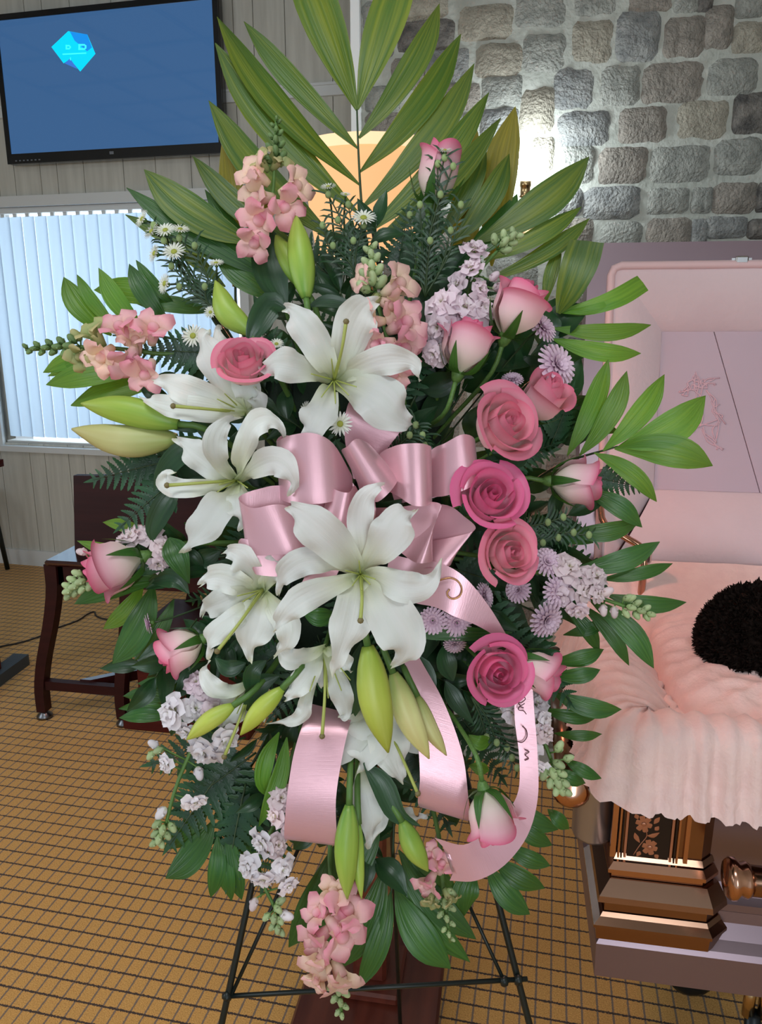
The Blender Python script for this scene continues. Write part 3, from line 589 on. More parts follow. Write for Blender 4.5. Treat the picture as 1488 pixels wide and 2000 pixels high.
mk('corner_post', xf(lathe([(0.03, 0.70), (0.032, 0.705), (0.032, 0.79), (0.034, 0.795), (0.034, 0.8), (0.02, 0.805)], 20), Matrix.Translation((X0 - 0.008, Y0 + 0.085, 0))), 'casket_silver', cas)
# lid
VL = V3((0, 0.14, 0.72)).normalized(); NL = VL.cross(V3((1, 0, 0))).normalized()
if NL.y > 0: NL = -NL
L0 = V3((0, 1.69, 0.95))
def lp(u, v, w_=0.0): return L0 + V3((u, 0, 0)) + VL * v + NL * w_
LU0, LU1, LV0, LV1 = 0.157, 1.17, 0.0, 0.728
def lbox(u0, v0, w0, u1, v1, w1):
    V, Fc = box(u0, v0, w0, u1, v1, w1); return [lp(*v) for v in V], Fc
FWd = 0.05
lid = mk('lid', merge(lbox(LU0, LV0, -0.1, LU0 + FWd, LV1, 0), lbox(LU1 - FWd, LV0, -0.1, LU1, LV1, 0), lbox(LU0 + FWd, LV1 - FWd, -0.1, LU1 - FWd, LV1, 0), lbox(LU0 + 0.02, LV0 + 0.02, -0.13, LU1 - 0.02, LV1 - 0.02, -0.10)), 'casket_mauve', cas, smooth=False, label='open head-end lid with pleated pink lining')
a, b_, c, d_ = LU0 + FWd, LU1 - FWd, LV0 - 0.02, LV1 - FWd
mk('piping', tube([lp(a, c, 0.002), lp(a, d_ - 0.02, 0.002), lp(a + 0.006, d_ - 0.006, 0.002), lp(a + 0.02, d_, 0.002), lp(b_ - 0.02, d_, 0.002), lp(b_ - 0.006, d_ - 0.006, 0.002), lp(b_, d_ - 0.02, 0.002), lp(b_, c, 0.002)], 0.009, 8), 'piping_pink', lid)
ia, ib, ic, id_ = 0.328, LU1 - FWd - 0.12, 0.193, 0.545
def puff(p00, p10, p11, p01, bulge, nu=16, nv=10):
    V, Fc = [], []
    for j in range(nv + 1):
        for i in range(nu + 1):
            s, t = i / nu, j / nv
            q = (V3(p00) * (1 - s) + V3(p10) * s) * (1 - t) + (V3(p01) * (1 - s) + V3(p11) * s) * t
            q.z += bulge * (math.sin(math.pi * t) ** 0.7) + 0.0025 * noise.noise(V3((q.x * 9, q.y * 9, 1)))
            V.append(lp(*q))
    for j in range(nv):
        for i in range(nu): k = j * (nu + 1) + i; Fc.append((k, k + 1, k + nu + 2, k + nu + 1))
    return V, Fc
wi = -0.05
mk('lining_border', puff((b_, d_, 0), (a, d_, 0), (ia, id_, wi), (ib, id_, wi), 0.02), 'lining_pink', lid)
mk('lining_border', puff((a, d_, 0), (a, c, 0), (ia, ic, wi), (ia, id_, wi), 0.02), 'lining_pink', lid)
mk('lining_border', puff((b_, c, 0), (b_, d_, 0), (ib, id_, wi), (ib, ic, wi), 0.02), 'lining_pink', lid)
mk('lining_roll', puff((a, c, 0.0), (b_, c, 0.0), (ib, ic, wi), (ia, ic, wi), 0.045, 20, 14), 'lining_pink', lid)
sa, sb = 0.437, 0.545
def slab(pts, w0, w1):
    k = len(pts); V = [lp(u, v, w0) for u, v in pts] + [lp(u, v, w1) for u, v in pts]
    return V, [tuple(range(k))[::-1], tuple(range(k, 2 * k))] + [(i, (i + 1) % k, k + (i + 1) % k, k + i) for i in range(k)]
ctr = (ia + ib) / 2
mk('lining_backing', slab([(a - 0.01, c), (b_ + 0.01, c), (b_ + 0.01, d_ + 0.01), (a - 0.01, d_ + 0.01)], -0.09, -0.062), 'lining_panel', lid, smooth=False)
cp = mk('lining_panel', slab([(ia, ic), (sb + 0.007, ic), (sa, id_), (ia, id_)], wi - 0.01, wi + 0.002), 'lining_panel', lid, smooth=False)
mk('lining_panel', slab([(sb + 0.0085, ic), (2 * ctr - sb - 0.0085, ic), (2 * ctr - sa - 0.0015, id_), (sa + 0.0015, id_)], wi - 0.01, wi + 0.005), 'lining_panel', lid, smooth=False)
mk('lining_panel', slab([(2 * ctr - sb - 0.007, ic), (ib, ic), (ib, id_), (2 * ctr - sa, id_)], wi - 0.01, wi + 0.002), 'lining_panel', lid, smooth=False)
random.seed(11)
def lz(zx, zy): q = onPl(1120 + zx / 3.03, 460 + zy / 3.03, lp(0, 0, wi + 0.003), NL); return q
g = []
for (px, py, qx, qy, nn) in ((740, 830, 740, 1120, 3), (740, 900, 620, 930, 3), (740, 900, 850, 860, 3), (800, 930, 880, 1100, 3), (740, 1120, 620, 1210, 3), (760, 1130, 870, 1260, 3), (700, 1120, 860, 1100, 2), (650, 1130, 640, 1200, 2), (720, 850, 660, 900, 2), (840, 1000, 840, 1230, 2), (700, 870, 800, 870, 2)):
    for _ in range(nn):
        pts = [(px + (qx - px) * t + random.uniform(-26, 26), py + (qy - py) * t + random.uniform(-26, 26)) for t in (0, 0.25, 0.5, 0.75, 1)]
        g.append(tube([lz(*p) for p in pts], 0.0016, 4, 12))
mk('embroidered_tree', merge(*g), 'embroidery', lid)
lc = onPl(1447, 508, lp(0, 0, 0), NL)
mk('latch', merge(xf(box(-0.013, -0.012, -0.008, 0.013, 0.0, 0.008, bev=0.003), Matrix.Translation(lc)), xf(box(-0.02, -0.006, -0.004, 0.02, 0.0, 0.004), Matrix.Translation(lc))), 'chrome', lid, smooth=False)
mk('hinge_arm', tube([lp(0.19, 0.17, 0.02), onY(1172, 985, 1.70), onY(1180, 1022, 1.66), onY(1222, 1050, 1.62), onY(1252, 1070, 1.60), onY(1258, 1100, 1.59), onY(1252, 1160, 1.585), onY(1246, 1250, 1.58)], 0.0075, 8, 24), 'copper_bright', lid)
hk = onY(1260, 1085, 1.595); mk('hinge_knuckle', xf(box(-0.012, -0.01, -0.016, 0.012, 0.01, 0.016, bev=0.004), Matrix.Translation(hk)), 'chrome', lid, smooth=False)
# bedding
random.seed(3)
def cloth(x0, x1, y0, y1, nx, ny, hf):
    V, Fc = [], []
    for j in range(ny + 1):
        for i in range(nx + 1): x, y = x0 + (x1 - x0) * i / nx, y0 + (y1 - y0) * j / ny; V.append(hf(x, y))
    for j in range(ny):
        for i in range(nx): k = j * (nx + 1) + i; Fc.append((k, k + 1, k + nx + 2, k + nx + 1))
    return V, Fc
def bed(x, y):
    dl = (x - (X0 + 0.03)); z = 0.93 - 0.06 * min(1, max(0, dl) / 0.16) ** 0.8
    db = (Y1 - 0.04 - y); z = max(z, 1.0 - 0.65 * max(0, db))
    df = (y - Y0 - 0.05)
    g_ = math.sin(y * 95 + 3 * noise.noise(V3((x * 8, y * 5, 0))) + x * 30) * 0.0035 * max(0, 1 - dl / 0.14)
    z += g_ + 0.004 * noise.noise(V3((x * 14, y * 14, 2)))
    z -= 0.016 * math.exp(-((x - 0.262 - 0.02 * (y - 1.1)) / 0.016) ** 2) * (1 if df > 0.03 else 0)
    return V3((x, y, z))
mk('bed_lining', cloth(X0 + 0.03, 1.15, Y0 + 0.05, Y1 - 0.04, 120, 80, bed), 'crepe_pink', cas)
# rest of the casket: closed foot lid
mk('foot_lid', sweep([(-0.05, 0.93), (0.0, 0.93), (0.0, 0.96), (-0.05, 1.02), (-0.16, 1.09), (-0.33, 1.12)], [(1.18, Y0), (X1, Y0), (X1, Y1), (1.18, Y1)], True), 'casket_mauve', cas, smooth=False)
# pillow
def pillow():
    V, Fc = [], []; nx, ny = 110, 90; cx_, cy_ = 0.62, 1.345; ax, ay = 0.345, 0.25
    for side in (1, -1):
        for j in range(ny + 1):
            for i in range(nx + 1):
                a, b_ = i / nx * 2 - 1, j / ny * 2 - 1
                x, y = cx_ + a * ax * (1 - 0.10 * b_ * b_), cy_ + b_ * ay * (1 - 0.08 * a * a)
                e = max(0, (1 - a ** 4) * (1 - b_ ** 4)); h = 0.075 * e ** 0.45
                ed = max(abs(a), abs(b_)) ** 6
                if side > 0:
                    ang = math.atan2(b_, a)
                    h += 0.007 * math.sin(ang * 34 + 4 * noise.noise(V3((a * 3, b_ * 3, 0)))) * ed * (1 - ed * 0.5)
                    h += 0.007 * noise.noise(V3((x * 16 + y * 12, y * 30, 4))) * e ** 0.3 + 0.005 * noise.noise(V3((x * 50, y * 50, 9)))
                    h -= 0.03 * math.exp(-(((x - 0.5) / 0.12) ** 2 + ((y - 1.31) / 0.1) ** 2))
                V.append(V3((x, y, 0.885 + side * h)))
        o_ = 0 if side > 0 else (nx + 1) * (ny + 1)
        for j in range(ny):
            for i in range(nx): k = o_ + j * (nx + 1) + i; q = (k, k + 1, k + nx + 2, k + nx + 1); Fc.append(q if side > 0 else q[::-1])
    return V, Fc
pil = thing('pillow', 'gathered pale pink casket pillow under the dark hair', 'pillow', (0.62, 1.345, 0.82)); mk('cushion', pillow(), 'crepe_pink', pil)
g = []
for k in range(160):
    t = k / 160 * 4; s = t % 1 * 2 - 1; b4 = (s, -1) if t < 1 else (1, s) if t < 2 else (-s, 1) if t < 3 else (-1, -s)
    g.append(V3((0.62 + b4[0] * 0.35 * (1 - 0.1 * b4[1] ** 2) * (1.02 if k % 2 else 1.0), 1.345 + b4[1] * 0.255 * (1 - 0.08 * b4[0] ** 2) * (1.02 if k % 2 else 1.0), 0.887 + 0.004 * math.sin(k * 1.3))))
mk('ruffled_edge', tube(g + [g[0]], 0.008, 6), 'crepe_pink', pil)
# gathered overlay draped over the rim
def overlay():
    plan = []; r = 0.045; xa, ya = X0 + 0.012, Y0 + 0.022
    L = []
    y = Y1 - 0.06
    while y > ya + r: L.append((V3((xa, y, 0)), V3((-1, 0, 0)))); y -= 0.004
    for k in range(14): a = math.pi + (math.pi / 2) * (k + 0.5) / 14; L.append((V3((xa + r + r * math.cos(a), ya + r + r * math.sin(a), 0)), V3((math.cos(a), math.sin(a), 0))))
    x = xa + r
    while x < 1.16: L.append((V3((x, ya, 0)), V3((0, -1, 0)))); x += 0.004
    prof = [(-0.10, 0.888), (-0.075, 0.915), (-0.045, 0.936), (-0.012, 0.944), (0.014, 0.938), (0.026, 0.922), (0.03, 0.905), (0.034, 0.885), (0.037, 0.868), (0.039, 0.855), (0.044, 0.848), (0.044, 0.842), (0.049, 0.832), (0.054, 0.822)]
    V, Fc, s, m_ = [], [], 0, len(prof); prev = L[0][0]
    for p, nn in L:
        s += (p - prev).length; prev = p
        ph = s * 190 + 6 * noise.noise(V3((s * 9, 0, 0)))
        sc = 0.6 + 0.8 * noise.noise(V3((s * 14, 5, 0)))
        for k, (o_, z) in enumerate(prof):
            wv = math.sin(ph) * (0.0012 + 0.0075 * min(1, max(0, (k - 2) / 6)) * max(0.3, sc)) + 0.0012 * math.sin(s * 420 + k)
            if k >= 10: wv += 0.0022 * math.sin(s * 640) * (k - 9) / 4
            if k < 4: wv += 0.002 * math.sin(ph * 0.7 + k)
            z2 = z + (0.0022 * math.sin(s * 330) if k == m_ - 1 else 0) - 0.028 * min(1, max(0, s - 0.75) / 0.35) * max(0, (k - 4) / (m_ - 5))* (1 if s > 0.75 else 0)
            if k < 4: z2 += 0.004 * math.sin(ph)
            V.append(p + nn * (o_ + wv) + V3((0, 0, z2)))
    for i in range(len(L) - 1):
        for k in range(m_ - 1): a = i * m_ + k; Fc.append((a, a + m_, a + m_ + 1, a + 1))
    return V, Fc
mk('gathered_overlay', overlay(), 'crepe_pink', cas)
# person at rest: crown towards the camera's left, face up
HX, HY, HZ = 0.475, 1.315, 0.965
per = thing('person', 'person at rest on the pillow with short dark curly hair', 'person', (HX, HY, 0.9))
def headv(th, ph):                    # +x is towards the feet, +z the face
    d = V3((-math.cos(th), math.sin(th) * math.cos(ph), math.sin(th) * math.sin(ph)))
    return d
def head():
    V, Fc = [], []; n, m_ = 40, 34
    for i in range(m_ + 1):
        th = math.pi * i / m_
        for k in range(n):
            d = headv(th, 2 * math.pi * k / n); x, y, z = d
            p = V3((x * 0.112, y * 0.074, z * (0.088 if z > 0 else 0.098)))
            if x > 0: p.y *= 1 - 0.25 * x * x; p.z *= 1 - (0.1 if z > 0 else 0.45) * x
            if z > 0:
                p.z += 0.024 * math.exp(-((x - 0.28) / 0.16) ** 2 - (y / 0.14) ** 2)      # nose
                p.z += 0.006 * math.exp(-((x + 0.12) / 0.1) ** 2 - (y / 0.5) ** 2)        # brow
                for s in (-1, 1): p.z -= 0.011 * math.exp(-((x - 0.05) / 0.1) ** 2 - ((y - s * 0.42) / 0.17) ** 2); p.z += 0.006 * math.exp(-((x - 0.06) / 0.05) ** 2 - ((y - s * 0.42) / 0.12) ** 2)
                p.z += 0.008 * math.exp(-((x - 0.56) / 0.08) ** 2 - (y / 0.25) ** 2)      # lips
                p.z += 0.008 * math.exp(-((x - 0.88) / 0.12) ** 2 - (y / 0.3) ** 2)       # chin
            V.append(V3((HX, HY, HZ)) + p)
    for i in range(m_):
        for k in range(n): Fc.append((i * n + k, i * n + (k + 1) % n, (i + 1) * n + (k + 1) % n, (i + 1) * n + k))
    return V, Fc
nk = tube([(HX + 0.07, HY, HZ - 0.035), (HX + 0.14, HY, HZ - 0.06), (HX + 0.2, HY, HZ - 0.08)], [0.056, 0.05, 0.07], 16, 6)
def torso():
    secs = [(HX + 0.16, 0.06, 0.05, -0.075), (HX + 0.19, 0.11, 0.06, -0.08), (HX + 0.23, 0.17, 0.075, -0.08), (HX + 0.30, 0.19, 0.095, -0.07), (HX + 0.45, 0.18, 0.11, -0.06), (HX + 0.62, 0.165, 0.10, -0.065)]
    V, Fc = [], []; n = 24
    for x, a, h, dz in secs:
        for k in range(n): t = 2 * math.pi * k / n; V.append(V3((x, HY + a * math.cos(t), HZ + dz + h * math.sin(t) * (1 if math.sin(t) > 0 else 0.6))))
    for i in range(len(secs) - 1):
        for k in range(n): Fc.append((i * n + k, i * n + (k + 1) % n, (i + 1) * n + (k + 1) % n, (i + 1) * n + k))
    return V, Fc + [tuple(range(n)), tuple(range(len(secs) * n - 1, len(secs) * n - n - 1, -1))]
def ears():
    return merge(*[ellipsoid((HX + 0.015, HY + s * 0.074, HZ - 0.012), (V3((0.03, 0, 0)), V3((0, 0.008, 0)), V3((0, 0, 0.02))), 10, 8) for s in (-1, 1)])
mk('body', merge(head(), nk, ears()), 'skin_brown', per)
mk('lips', ellipsoid((HX + 0.062, HY, HZ + 0.083), (V3((0.008, 0, 0)), V3((0, 0.022, 0)), V3((0, 0, 0.006))), 12, 8), 'lips_brown', per)
mk('garment', torso(), 'garment_cream', per)
for s in (-1, 1):
    mk('sleeve', tube([(HX + 0.25, HY + s * 0.16, HZ - 0.06), (HX + 0.42, HY + s * 0.205, HZ - 0.05), (HX + 0.56, HY + s * 0.17, HZ + 0.0), (HX + 0.62, HY + s * 0.08, HZ + 0.05)], [0.06, 0.055, 0.045, 0.036], 12, 12), 'garment_cream', per)
random.seed(9)
hv_, hf_ = [], []
n, m_ = 44, 26
for i in range(m_ + 1):
    th = math.pi * 0.58 * i / m_
    for k in range(n):
        d = headv(th, 2 * math.pi * k / n); cut = 1.0
        if (d.z > 0.15 and d.x > -0.3) or (d.x > -0.5 and d.y > 0.2 and d.z > -0.2): cut = 0.74
        p = V3((d.x * 0.132, d.y * 0.096, d.z * (0.104 if d.z > 0 else 0.112))) * cut
        p *= 1 + 0.06 * noise.noise(p * 60) + 0.05 * noise.noise(p * 140)
        hv_.append(V3((HX, HY, HZ)) + p)
for i in range(m_):
    for k in range(n): hf_.append((i * n + k, i * n + (k + 1) % n, (i + 1) * n + (k + 1) % n, (i + 1) * n + k))
hair = mk('hair', (hv_, hf_), 'hair_black', per)
tv_, tf_ = [], []
for _ in range(9000):
    th = math.acos(1 - random.random() * 1.15); ph = random.uniform(0, 6.283); d = headv(th, ph)
    if (d.z > 0.15 and d.x > -0.3) or (d.x > -0.5 and d.y > 0.2 and d.z > -0.2): continue
    p = V3((d.x * 0.132, d.y * 0.096, d.z * (0.104 if d.z > 0 else 0.112))) + V3((HX, HY, HZ))
    t = d.orthogonal().normalized(); t = Matrix.Rotation(random.uniform(0, 6.28), 3, d) @ t; L = random.uniform(0.006, 0.016)
    k = len(tv_); tv_ += [p - t * 0.0009, p + t * 0.0009, p + d * L * 0.6 + t * 0.004, p + d * L + t * random.uniform(-0.006, 0.006)]; tf_ += [(k, k + 1, k + 2), (k, k + 2, k + 3)]
mk('hair_curls', (tv_, tf_), 'hair_black', hair, kind='stuff')
# wheeled truck below the casket
trk = thing('casket_truck', 'black folding casket truck with brass fittings under the casket', 'casket truck', (1.1, 1.36, 0))
for y in (1.16, 1.52): mk('top_rail', box(0.3, y, 0.465, 2.05, y + 0.04, 0.505), 'truck_black', trk, smooth=False)
for x in (0.45, 0.95, 1.45, 1.9): mk('crossbar', box(x, 1.16, 0.44, x + 0.03, 1.56, 0.466), 'truck_black', trk, smooth=False)
for y in (1.18, 1.54):
    for k in range(4):
        xa = 0.46 + k * 0.36; mk('scissor_leg', tube([(xa, y, 0.06), (xa + 0.36, y, 0.45)], 0.011, 8), 'truck_black', trk); mk('scissor_leg', tube([(xa + 0.36, y + 0.022, 0.06), (xa, y + 0.022, 0.45)], 0.011, 8), 'truck_black', trk)
for x in (0.46, 1.9):
    for y in (1.18, 1.54):
        mk('wheel', xf(lathe([(0.0, -0.012), (0.04, -0.012), (0.05, -0.006), (0.05, 0.006), (0.04, 0.012), (0, 0.012)], 20), Matrix.Translation((x, y, 0.05)) @ Matrix.Rotation(math.radians(90), 4, 'X')), 'truck_black', trk)
        mk('wheel_fork', box(x - 0.012, y - 0.018, 0.05, x + 0.012, y + 0.018, 0.1), 'truck_black', trk, smooth=False)
bq = onY(1474, 1950, 1.13)
mk('corner_rod', tube([bq + V3((0, 0, -0.03)), bq + V3((0.01, 0, -0.16)), (0.46, 1.17, 0.1)], 0.013, 10), 'truck_black', trk)
mk('brass_sleeve', merge(tube([bq + V3((-0.008, 0, 0.03)), bq + V3((-0.008, 0, -0.035))], 0.0095, 10), tube([bq + V3((0.016, 0, 0.03)), bq + V3((0.016, 0, -0.035))], 0.0095, 10)), 'brass', trk)
# ================================================================== the standing spray
random.seed(21)
TOCAM = -FW
CORE = (700, 1060)
# wire easel
ez = thing('wire_easel', 'black wire easel carrying the flower spray', 'easel', (P(735, 1500, 1.06).x, 0.75, 0))
def toground(p, q):                    # extend the line p->q to the floor
    t = p.z / (p.z - q.z); return p + (q - p) * t
la, lb_ = P(560, 1420, 1.05), P(436, 1985, 0.96); ra, rb = P(885, 1420, 1.05), P(1030, 1985, 0.96); tp = P(712, 420, 1.12)
lg, rg = toground(la, lb_), toground(ra, rb)
mk('leg', tube([tp, la, lg], 0.0042, 8), 'wire_black', ez); mk('leg', tube([tp + V3((0.01, 0, 0)), ra, rg], 0.0042, 8), 'wire_black', ez)
mk('leg', tube([tp + V3((0, 0.01, -0.05)), (tp.x + 0.05, 1.28, 0)], 0.0042, 8), 'wire_black', ez)
ba, bb = P(440, 1946, 0.966), P(1030, 1912, 0.966)
mk('crossbar', tube([ba + (ba - bb) * 0.01, bb], 0.003, 8), 'wire_black', ez)
mk('brace', tube([P(452, 1943, 0.966), P(600, 1620, 1.04)], 0.0026, 6), 'wire_black', ez); mk('brace', tube([P(985, 1917, 0.966), P(880, 1690, 1.03)], 0.0026, 6), 'wire_black', ez)
for px, py in ((444, 1946), (985, 1917), (1012, 1914)): mk('wire_knot', ellipsoid(P(px, py, 0.965), (RT * 0.006, UP * 0.007, FW * 0.006), 8, 6, 0.1), 'wire_black', ez)
# foam block the stems are pushed into
fo = thing('floral_foam', 'dark green foam block in the middle of the spray', 'floral foam', P(690, 1440, 1.06))
MF = Matrix.Translation(P(690, 1060, 1.06)) @ Matrix(((RT.x, FW.x, UP.x, 0), (RT.y, FW.y, UP.y, 0), (RT.z, FW.z, UP.z, 0), (0, 0, 0, 1)))
mk('block', xf(box(-0.12, -0.035, -0.24, 0.12, 0.035, 0.24, bev=0.02), MF), 'foam_green', fo, smooth=False)
mk('cage', merge(*[xf(tube([(x, -0.037, -0.24), (x, -0.037, 0.24)], 0.0015, 5), MF) for x in (-0.08, 0, 0.08)]), 'wire_black', fo)
def core_pt(px, py, d=1.05):           # where a stem enters the foam
    dx, dy = px - CORE[0], py - CORE[1]; k = min(1, 130 / max(1, abs(dx)), 300 / max(1, abs(dy)))
    return P(CORE[0] + dx * k * 0.9, CORE[1] + dy * k * 0.9, d)
PALM = (0.06, 0.34, 0.6, 0.8, 0.94, 1, 0.96, 0.8, 0.48, 0.02)
CUT = (0.12, 0.4, 0.62, 0.78, 0.88, 0.95, 1.0, 1.0, 0.98, 0.95)
def frond(label, rachis, leaves, mat, grp='palm fronds fanning out of the spray', rad=(0.003, 0.0013), stem=True):
    rp = [P(*q) for q in rachis]
    r = thing('palm_frond', label, 'palm leaf', rp[0], grp)
    pts = ([core_pt(rachis[0][0], rachis[0][1])] if stem else []) + rp
    mk('rachis', tube(pts, list(rad), 6, 4 * len(pts)), 'stem_dark', r)
    for lf in leaves:
        bx, by, tx, ty, w_, d0, d1 = lf[:7]; bend = lf[7] if len(lf) > 7 else 0; lm = lf[8] if len(lf) > 8 else mat; pr = CUT if len(lf) > 9 else PALM
        dx, dy = tx - bx, ty - by; L = math.hypot(dx, dy); nx_, ny_ = -dy / L, dx / L
        dm = (d0 + d1) / 2 - 0.012
        pts = [P(bx, by, d0), P(bx + dx * 0.33 + nx_ * bend * 0.8, by + dy * 0.33 + ny_ * bend * 0.8, (d0 * 2 + d1) / 3 - 0.01), P(bx + dx * 0.67 + nx_ * bend * 0.9, by + dy * 0.67 + ny_ * bend * 0.9, (d0 + d1 * 2) / 3 - 0.01), P(tx, ty, d1)]
        sd_ = random.uniform(0, 6); side = random.uniform(-0.35, 0.35)
        nr = (TOCAM + RT * side + UP * random.uniform(-0.2, 0.4)).normalized()
        mk('leaflet', blade(pts, pr, w_ * 0.5 * d0 / F * 1.06, nr, 14, 3, cup=0.1, fold=-0.12, ruf=0.0012, rf=1.5, seed=sd_), lm, r)
D = 1.03
frond('tall green palm frond rising from the top centre before the lamp', [(718, 620, 1.06), (714, 470, D), (706, 400, D), (700, 300, D), (697, 214, D)], [
    (697, 216, 560, -150, 82, D, 1.06, 0), (698, 214, 806, -125, 78, D, 1.06, 0), (701, 270, 858, 6, 56, D, 1.05, 18), (703, 336, 900, 66, 52, D, 1.05, 20), (706, 406, 926, 124, 56, D, 1.05, 22), (714, 458, 955, 180, 48, D, 1.04, 20), (722, 480, 978, 230, 42, D, 1.03, 20),
    (699, 290, 476, 42, 44, D, 1.05, -6), (702, 362, 424, 32, 60, D, 1.05, -22), (704, 420, 420, 84, 62, D, 1.05, -22), (655, 470, 407, 196, 58, D, 1.04, -22), (600, 500, 376, 304, 46, D, 1.04, -16)], 'palm_leaf')
frond('yellowing palm frond standing upright behind the pink snapdragon', [(470, 640, 1.07), (462, 480, 1.07)], [(455, 560, 436, 264, 52, 1.07, 1.08, 8), (500, 560, 530, 330, 40, 1.08, 1.09, -6)], 'palm_leaf_yellow')
frond('yellow streaked palm frond upright beside the white wall lamp', [(915, 640, 1.08), (910, 520, 1.08)], [(908, 560, 928, 240, 40, 1.08, 1.09, 4), (960, 520, 1006, 208, 66, 1.06, 1.07, -12), (890, 560, 905, 300, 36, 1.085, 1.09)], 'palm_leaf_yellow')
frond('broad palm frond sweeping from the flowers over the white blind', [(560, 640, 1.05), (480, 520, 1.05)], [(500, 478, 281, 331, 64, 1.03, 1.02, -18), (530, 545, 247, 367, 40, 1.04, 1.03, -10, 'palm_leaf_dark'), (500, 520, 245, 420, 34, 1.045, 1.03, -8), (440, 560, 300, 415, 34, 1.05, 1.04, -6), (520, 520, 400, 370, 30, 1.05, 1.05, -6, 'palm_leaf_dark'), (560, 560, 400, 430, 44, 1.05, 1.04, -8, 'palm_leaf_dark'), (560, 590, 420, 500, 40, 1.05, 1.04, -8, 'palm_leaf_dark')], 'palm_leaf')
frond('palm frond reaching out left over the lower blind', [(420, 700, 1.05), (330, 660, 1.04), (220, 655, 1.03)], [(218, 655, 125, 541, 46, 1.02, 1.01, -12), (232, 645, 150, 536, 26, 1.02, 1.01, -8), (285, 650, 192, 523, 38, 1.02, 1.01, -10), (330, 630, 252, 515, 36, 1.03, 1.02, -8, 'palm_leaf_dark'), (345, 600, 266, 508, 24, 1.04, 1.03, -6, 'palm_leaf_dark'), (345, 595, 183, 566, 46, 1.05, 1.04, 12), (420, 610, 265, 592, 34, 1.05, 1.04, 6, 'palm_leaf_dark'),
    (200, 690, 84, 728, 30, 1.03, 1.02, 8), (240, 702, 93, 735, 26, 1.03, 1.02, 10), (295, 720, 90, 752, 50, 1.03, 1.01, 10), (320, 745, 138, 792, 50, 1.04, 1.02, 10)], 'palm_leaf_bright')
frond('wide olive palm frond spreading before the stone wall', [(880, 640, 1.06), (935, 500, 1.05)], [(925, 475, 1150, 306, 66, 1.04, 1.03, 18), (945, 508, 1136, 403, 36, 1.04, 1.03, 10), (955, 545, 1152, 425, 38, 1.04, 1.03, 14), (880, 480, 995, 300, 46, 1.04, 1.04, 14), (890, 520, 1010, 380, 50, 1.05, 1.05, 14, 'palm_leaf_dark'), (860, 460, 950, 290, 36, 1.05, 1.05, 8)], 'palm_leaf')
frond('palm frond with cut square leaf tips beside the casket lid', [(1000, 760, 1.05), (1060, 660, 1.03), (1092, 612, 1.01)], [(1090, 612, 1146, 470, 66, 1.0, 0.99, 4, 'palm_leaf', 1), (1096, 610, 1256, 552, 36, 1.0, 0.99, 12, 'palm_leaf_bright', 1), (1098, 612, 1226, 586, 18, 1.0, 0.99, 4), (1074, 640, 1271, 635, 34, 1.0, 0.99, 12), (1078, 662, 1252, 690, 36, 1.0, 0.99, 10), (1062, 600, 1095, 480, 26, 1.03, 1.03, -4, 'palm_leaf')], 'palm_leaf_bright')
frond('bright green palm frond held out over the lid lining', [(1000, 960, 1.04), (1100, 905, 1.0), (1206, 872, 0.96)], [(1206, 873, 1378, 773, 62, 0.96, 0.94, 22), (1200, 876, 1392, 910, 60, 0.96, 0.94, -16), (1178, 880, 1298, 731, 42, 0.965, 0.96, 12), (1132, 890, 1224, 724, 40, 0.97, 0.97, 14), (1108, 890, 1188, 702, 40, 0.98, 0.98, 8), (1160, 884, 1282, 980, 34, 0.965, 0.96, -14), (1090, 820, 1216, 790, 26, 1.01, 1.0, 4, 'palm_leaf_dark'), (1080, 790, 1210, 845, 30, 1.01, 1.0, 4, 'palm_leaf_dark')], 'palm_leaf_bright')
frond('green palm frond pointing right across the pink casket bedding', [(960, 1120, 1.04), (1100, 1120, 0.98), (1190, 1160, 0.96)], [(1140, 960, 1254, 1030, 38, 0.98, 0.97, -12), (1100, 1040, 1250, 1018, 36, 0.99, 0.98, 12, 'palm_leaf_dark'), (1118, 1112, 1288, 1058, 40, 0.975, 0.96, 14), (1172, 1132, 1314, 1100, 26, 0.97, 0.96, 6), (1180, 1160, 1340, 1176, 32, 0.96, 0.95, 12), (1150, 1170, 1276, 1305, 42, 0.965, 0.95, -16), (1136, 1180, 1228, 1300, 28, 0.97, 0.96, -10), (1100, 1180, 1172, 1275, 30, 0.98, 0.98, -8, 'palm_leaf_dark'), (1100, 1240, 1190, 1212, 24, 0.98, 0.98, 4, 'palm_leaf_dark'), (1030, 1000, 1160, 1060, 34, 1.0, 0.99, 6, 'palm_leaf_dark')], 'palm_leaf_dark')
frond('short palm frond below the side-on pink rose at right', [(960, 1330, 1.03), (1080, 1340, 0.99)], [(1076, 1292, 1180, 1268, 32, 0.99, 0.98, 8), (1078, 1318, 1172, 1308, 30, 0.985, 0.97, 8), (1078, 1352, 1214, 1386, 36, 0.98, 0.97, 12), (1060, 1385, 1165, 1402, 26, 0.985, 0.98, 6), (1082, 1432, 1176, 1434, 20, 0.99, 0.98, 4), (1100, 1480, 1174, 1520, 24, 0.99, 0.98, 4), (1085, 1500, 1144, 1530, 26, 0.99, 0.985, 4), (1070, 1580, 1110, 1620, 26, 0.99, 0.99)], 'palm_leaf_dark')
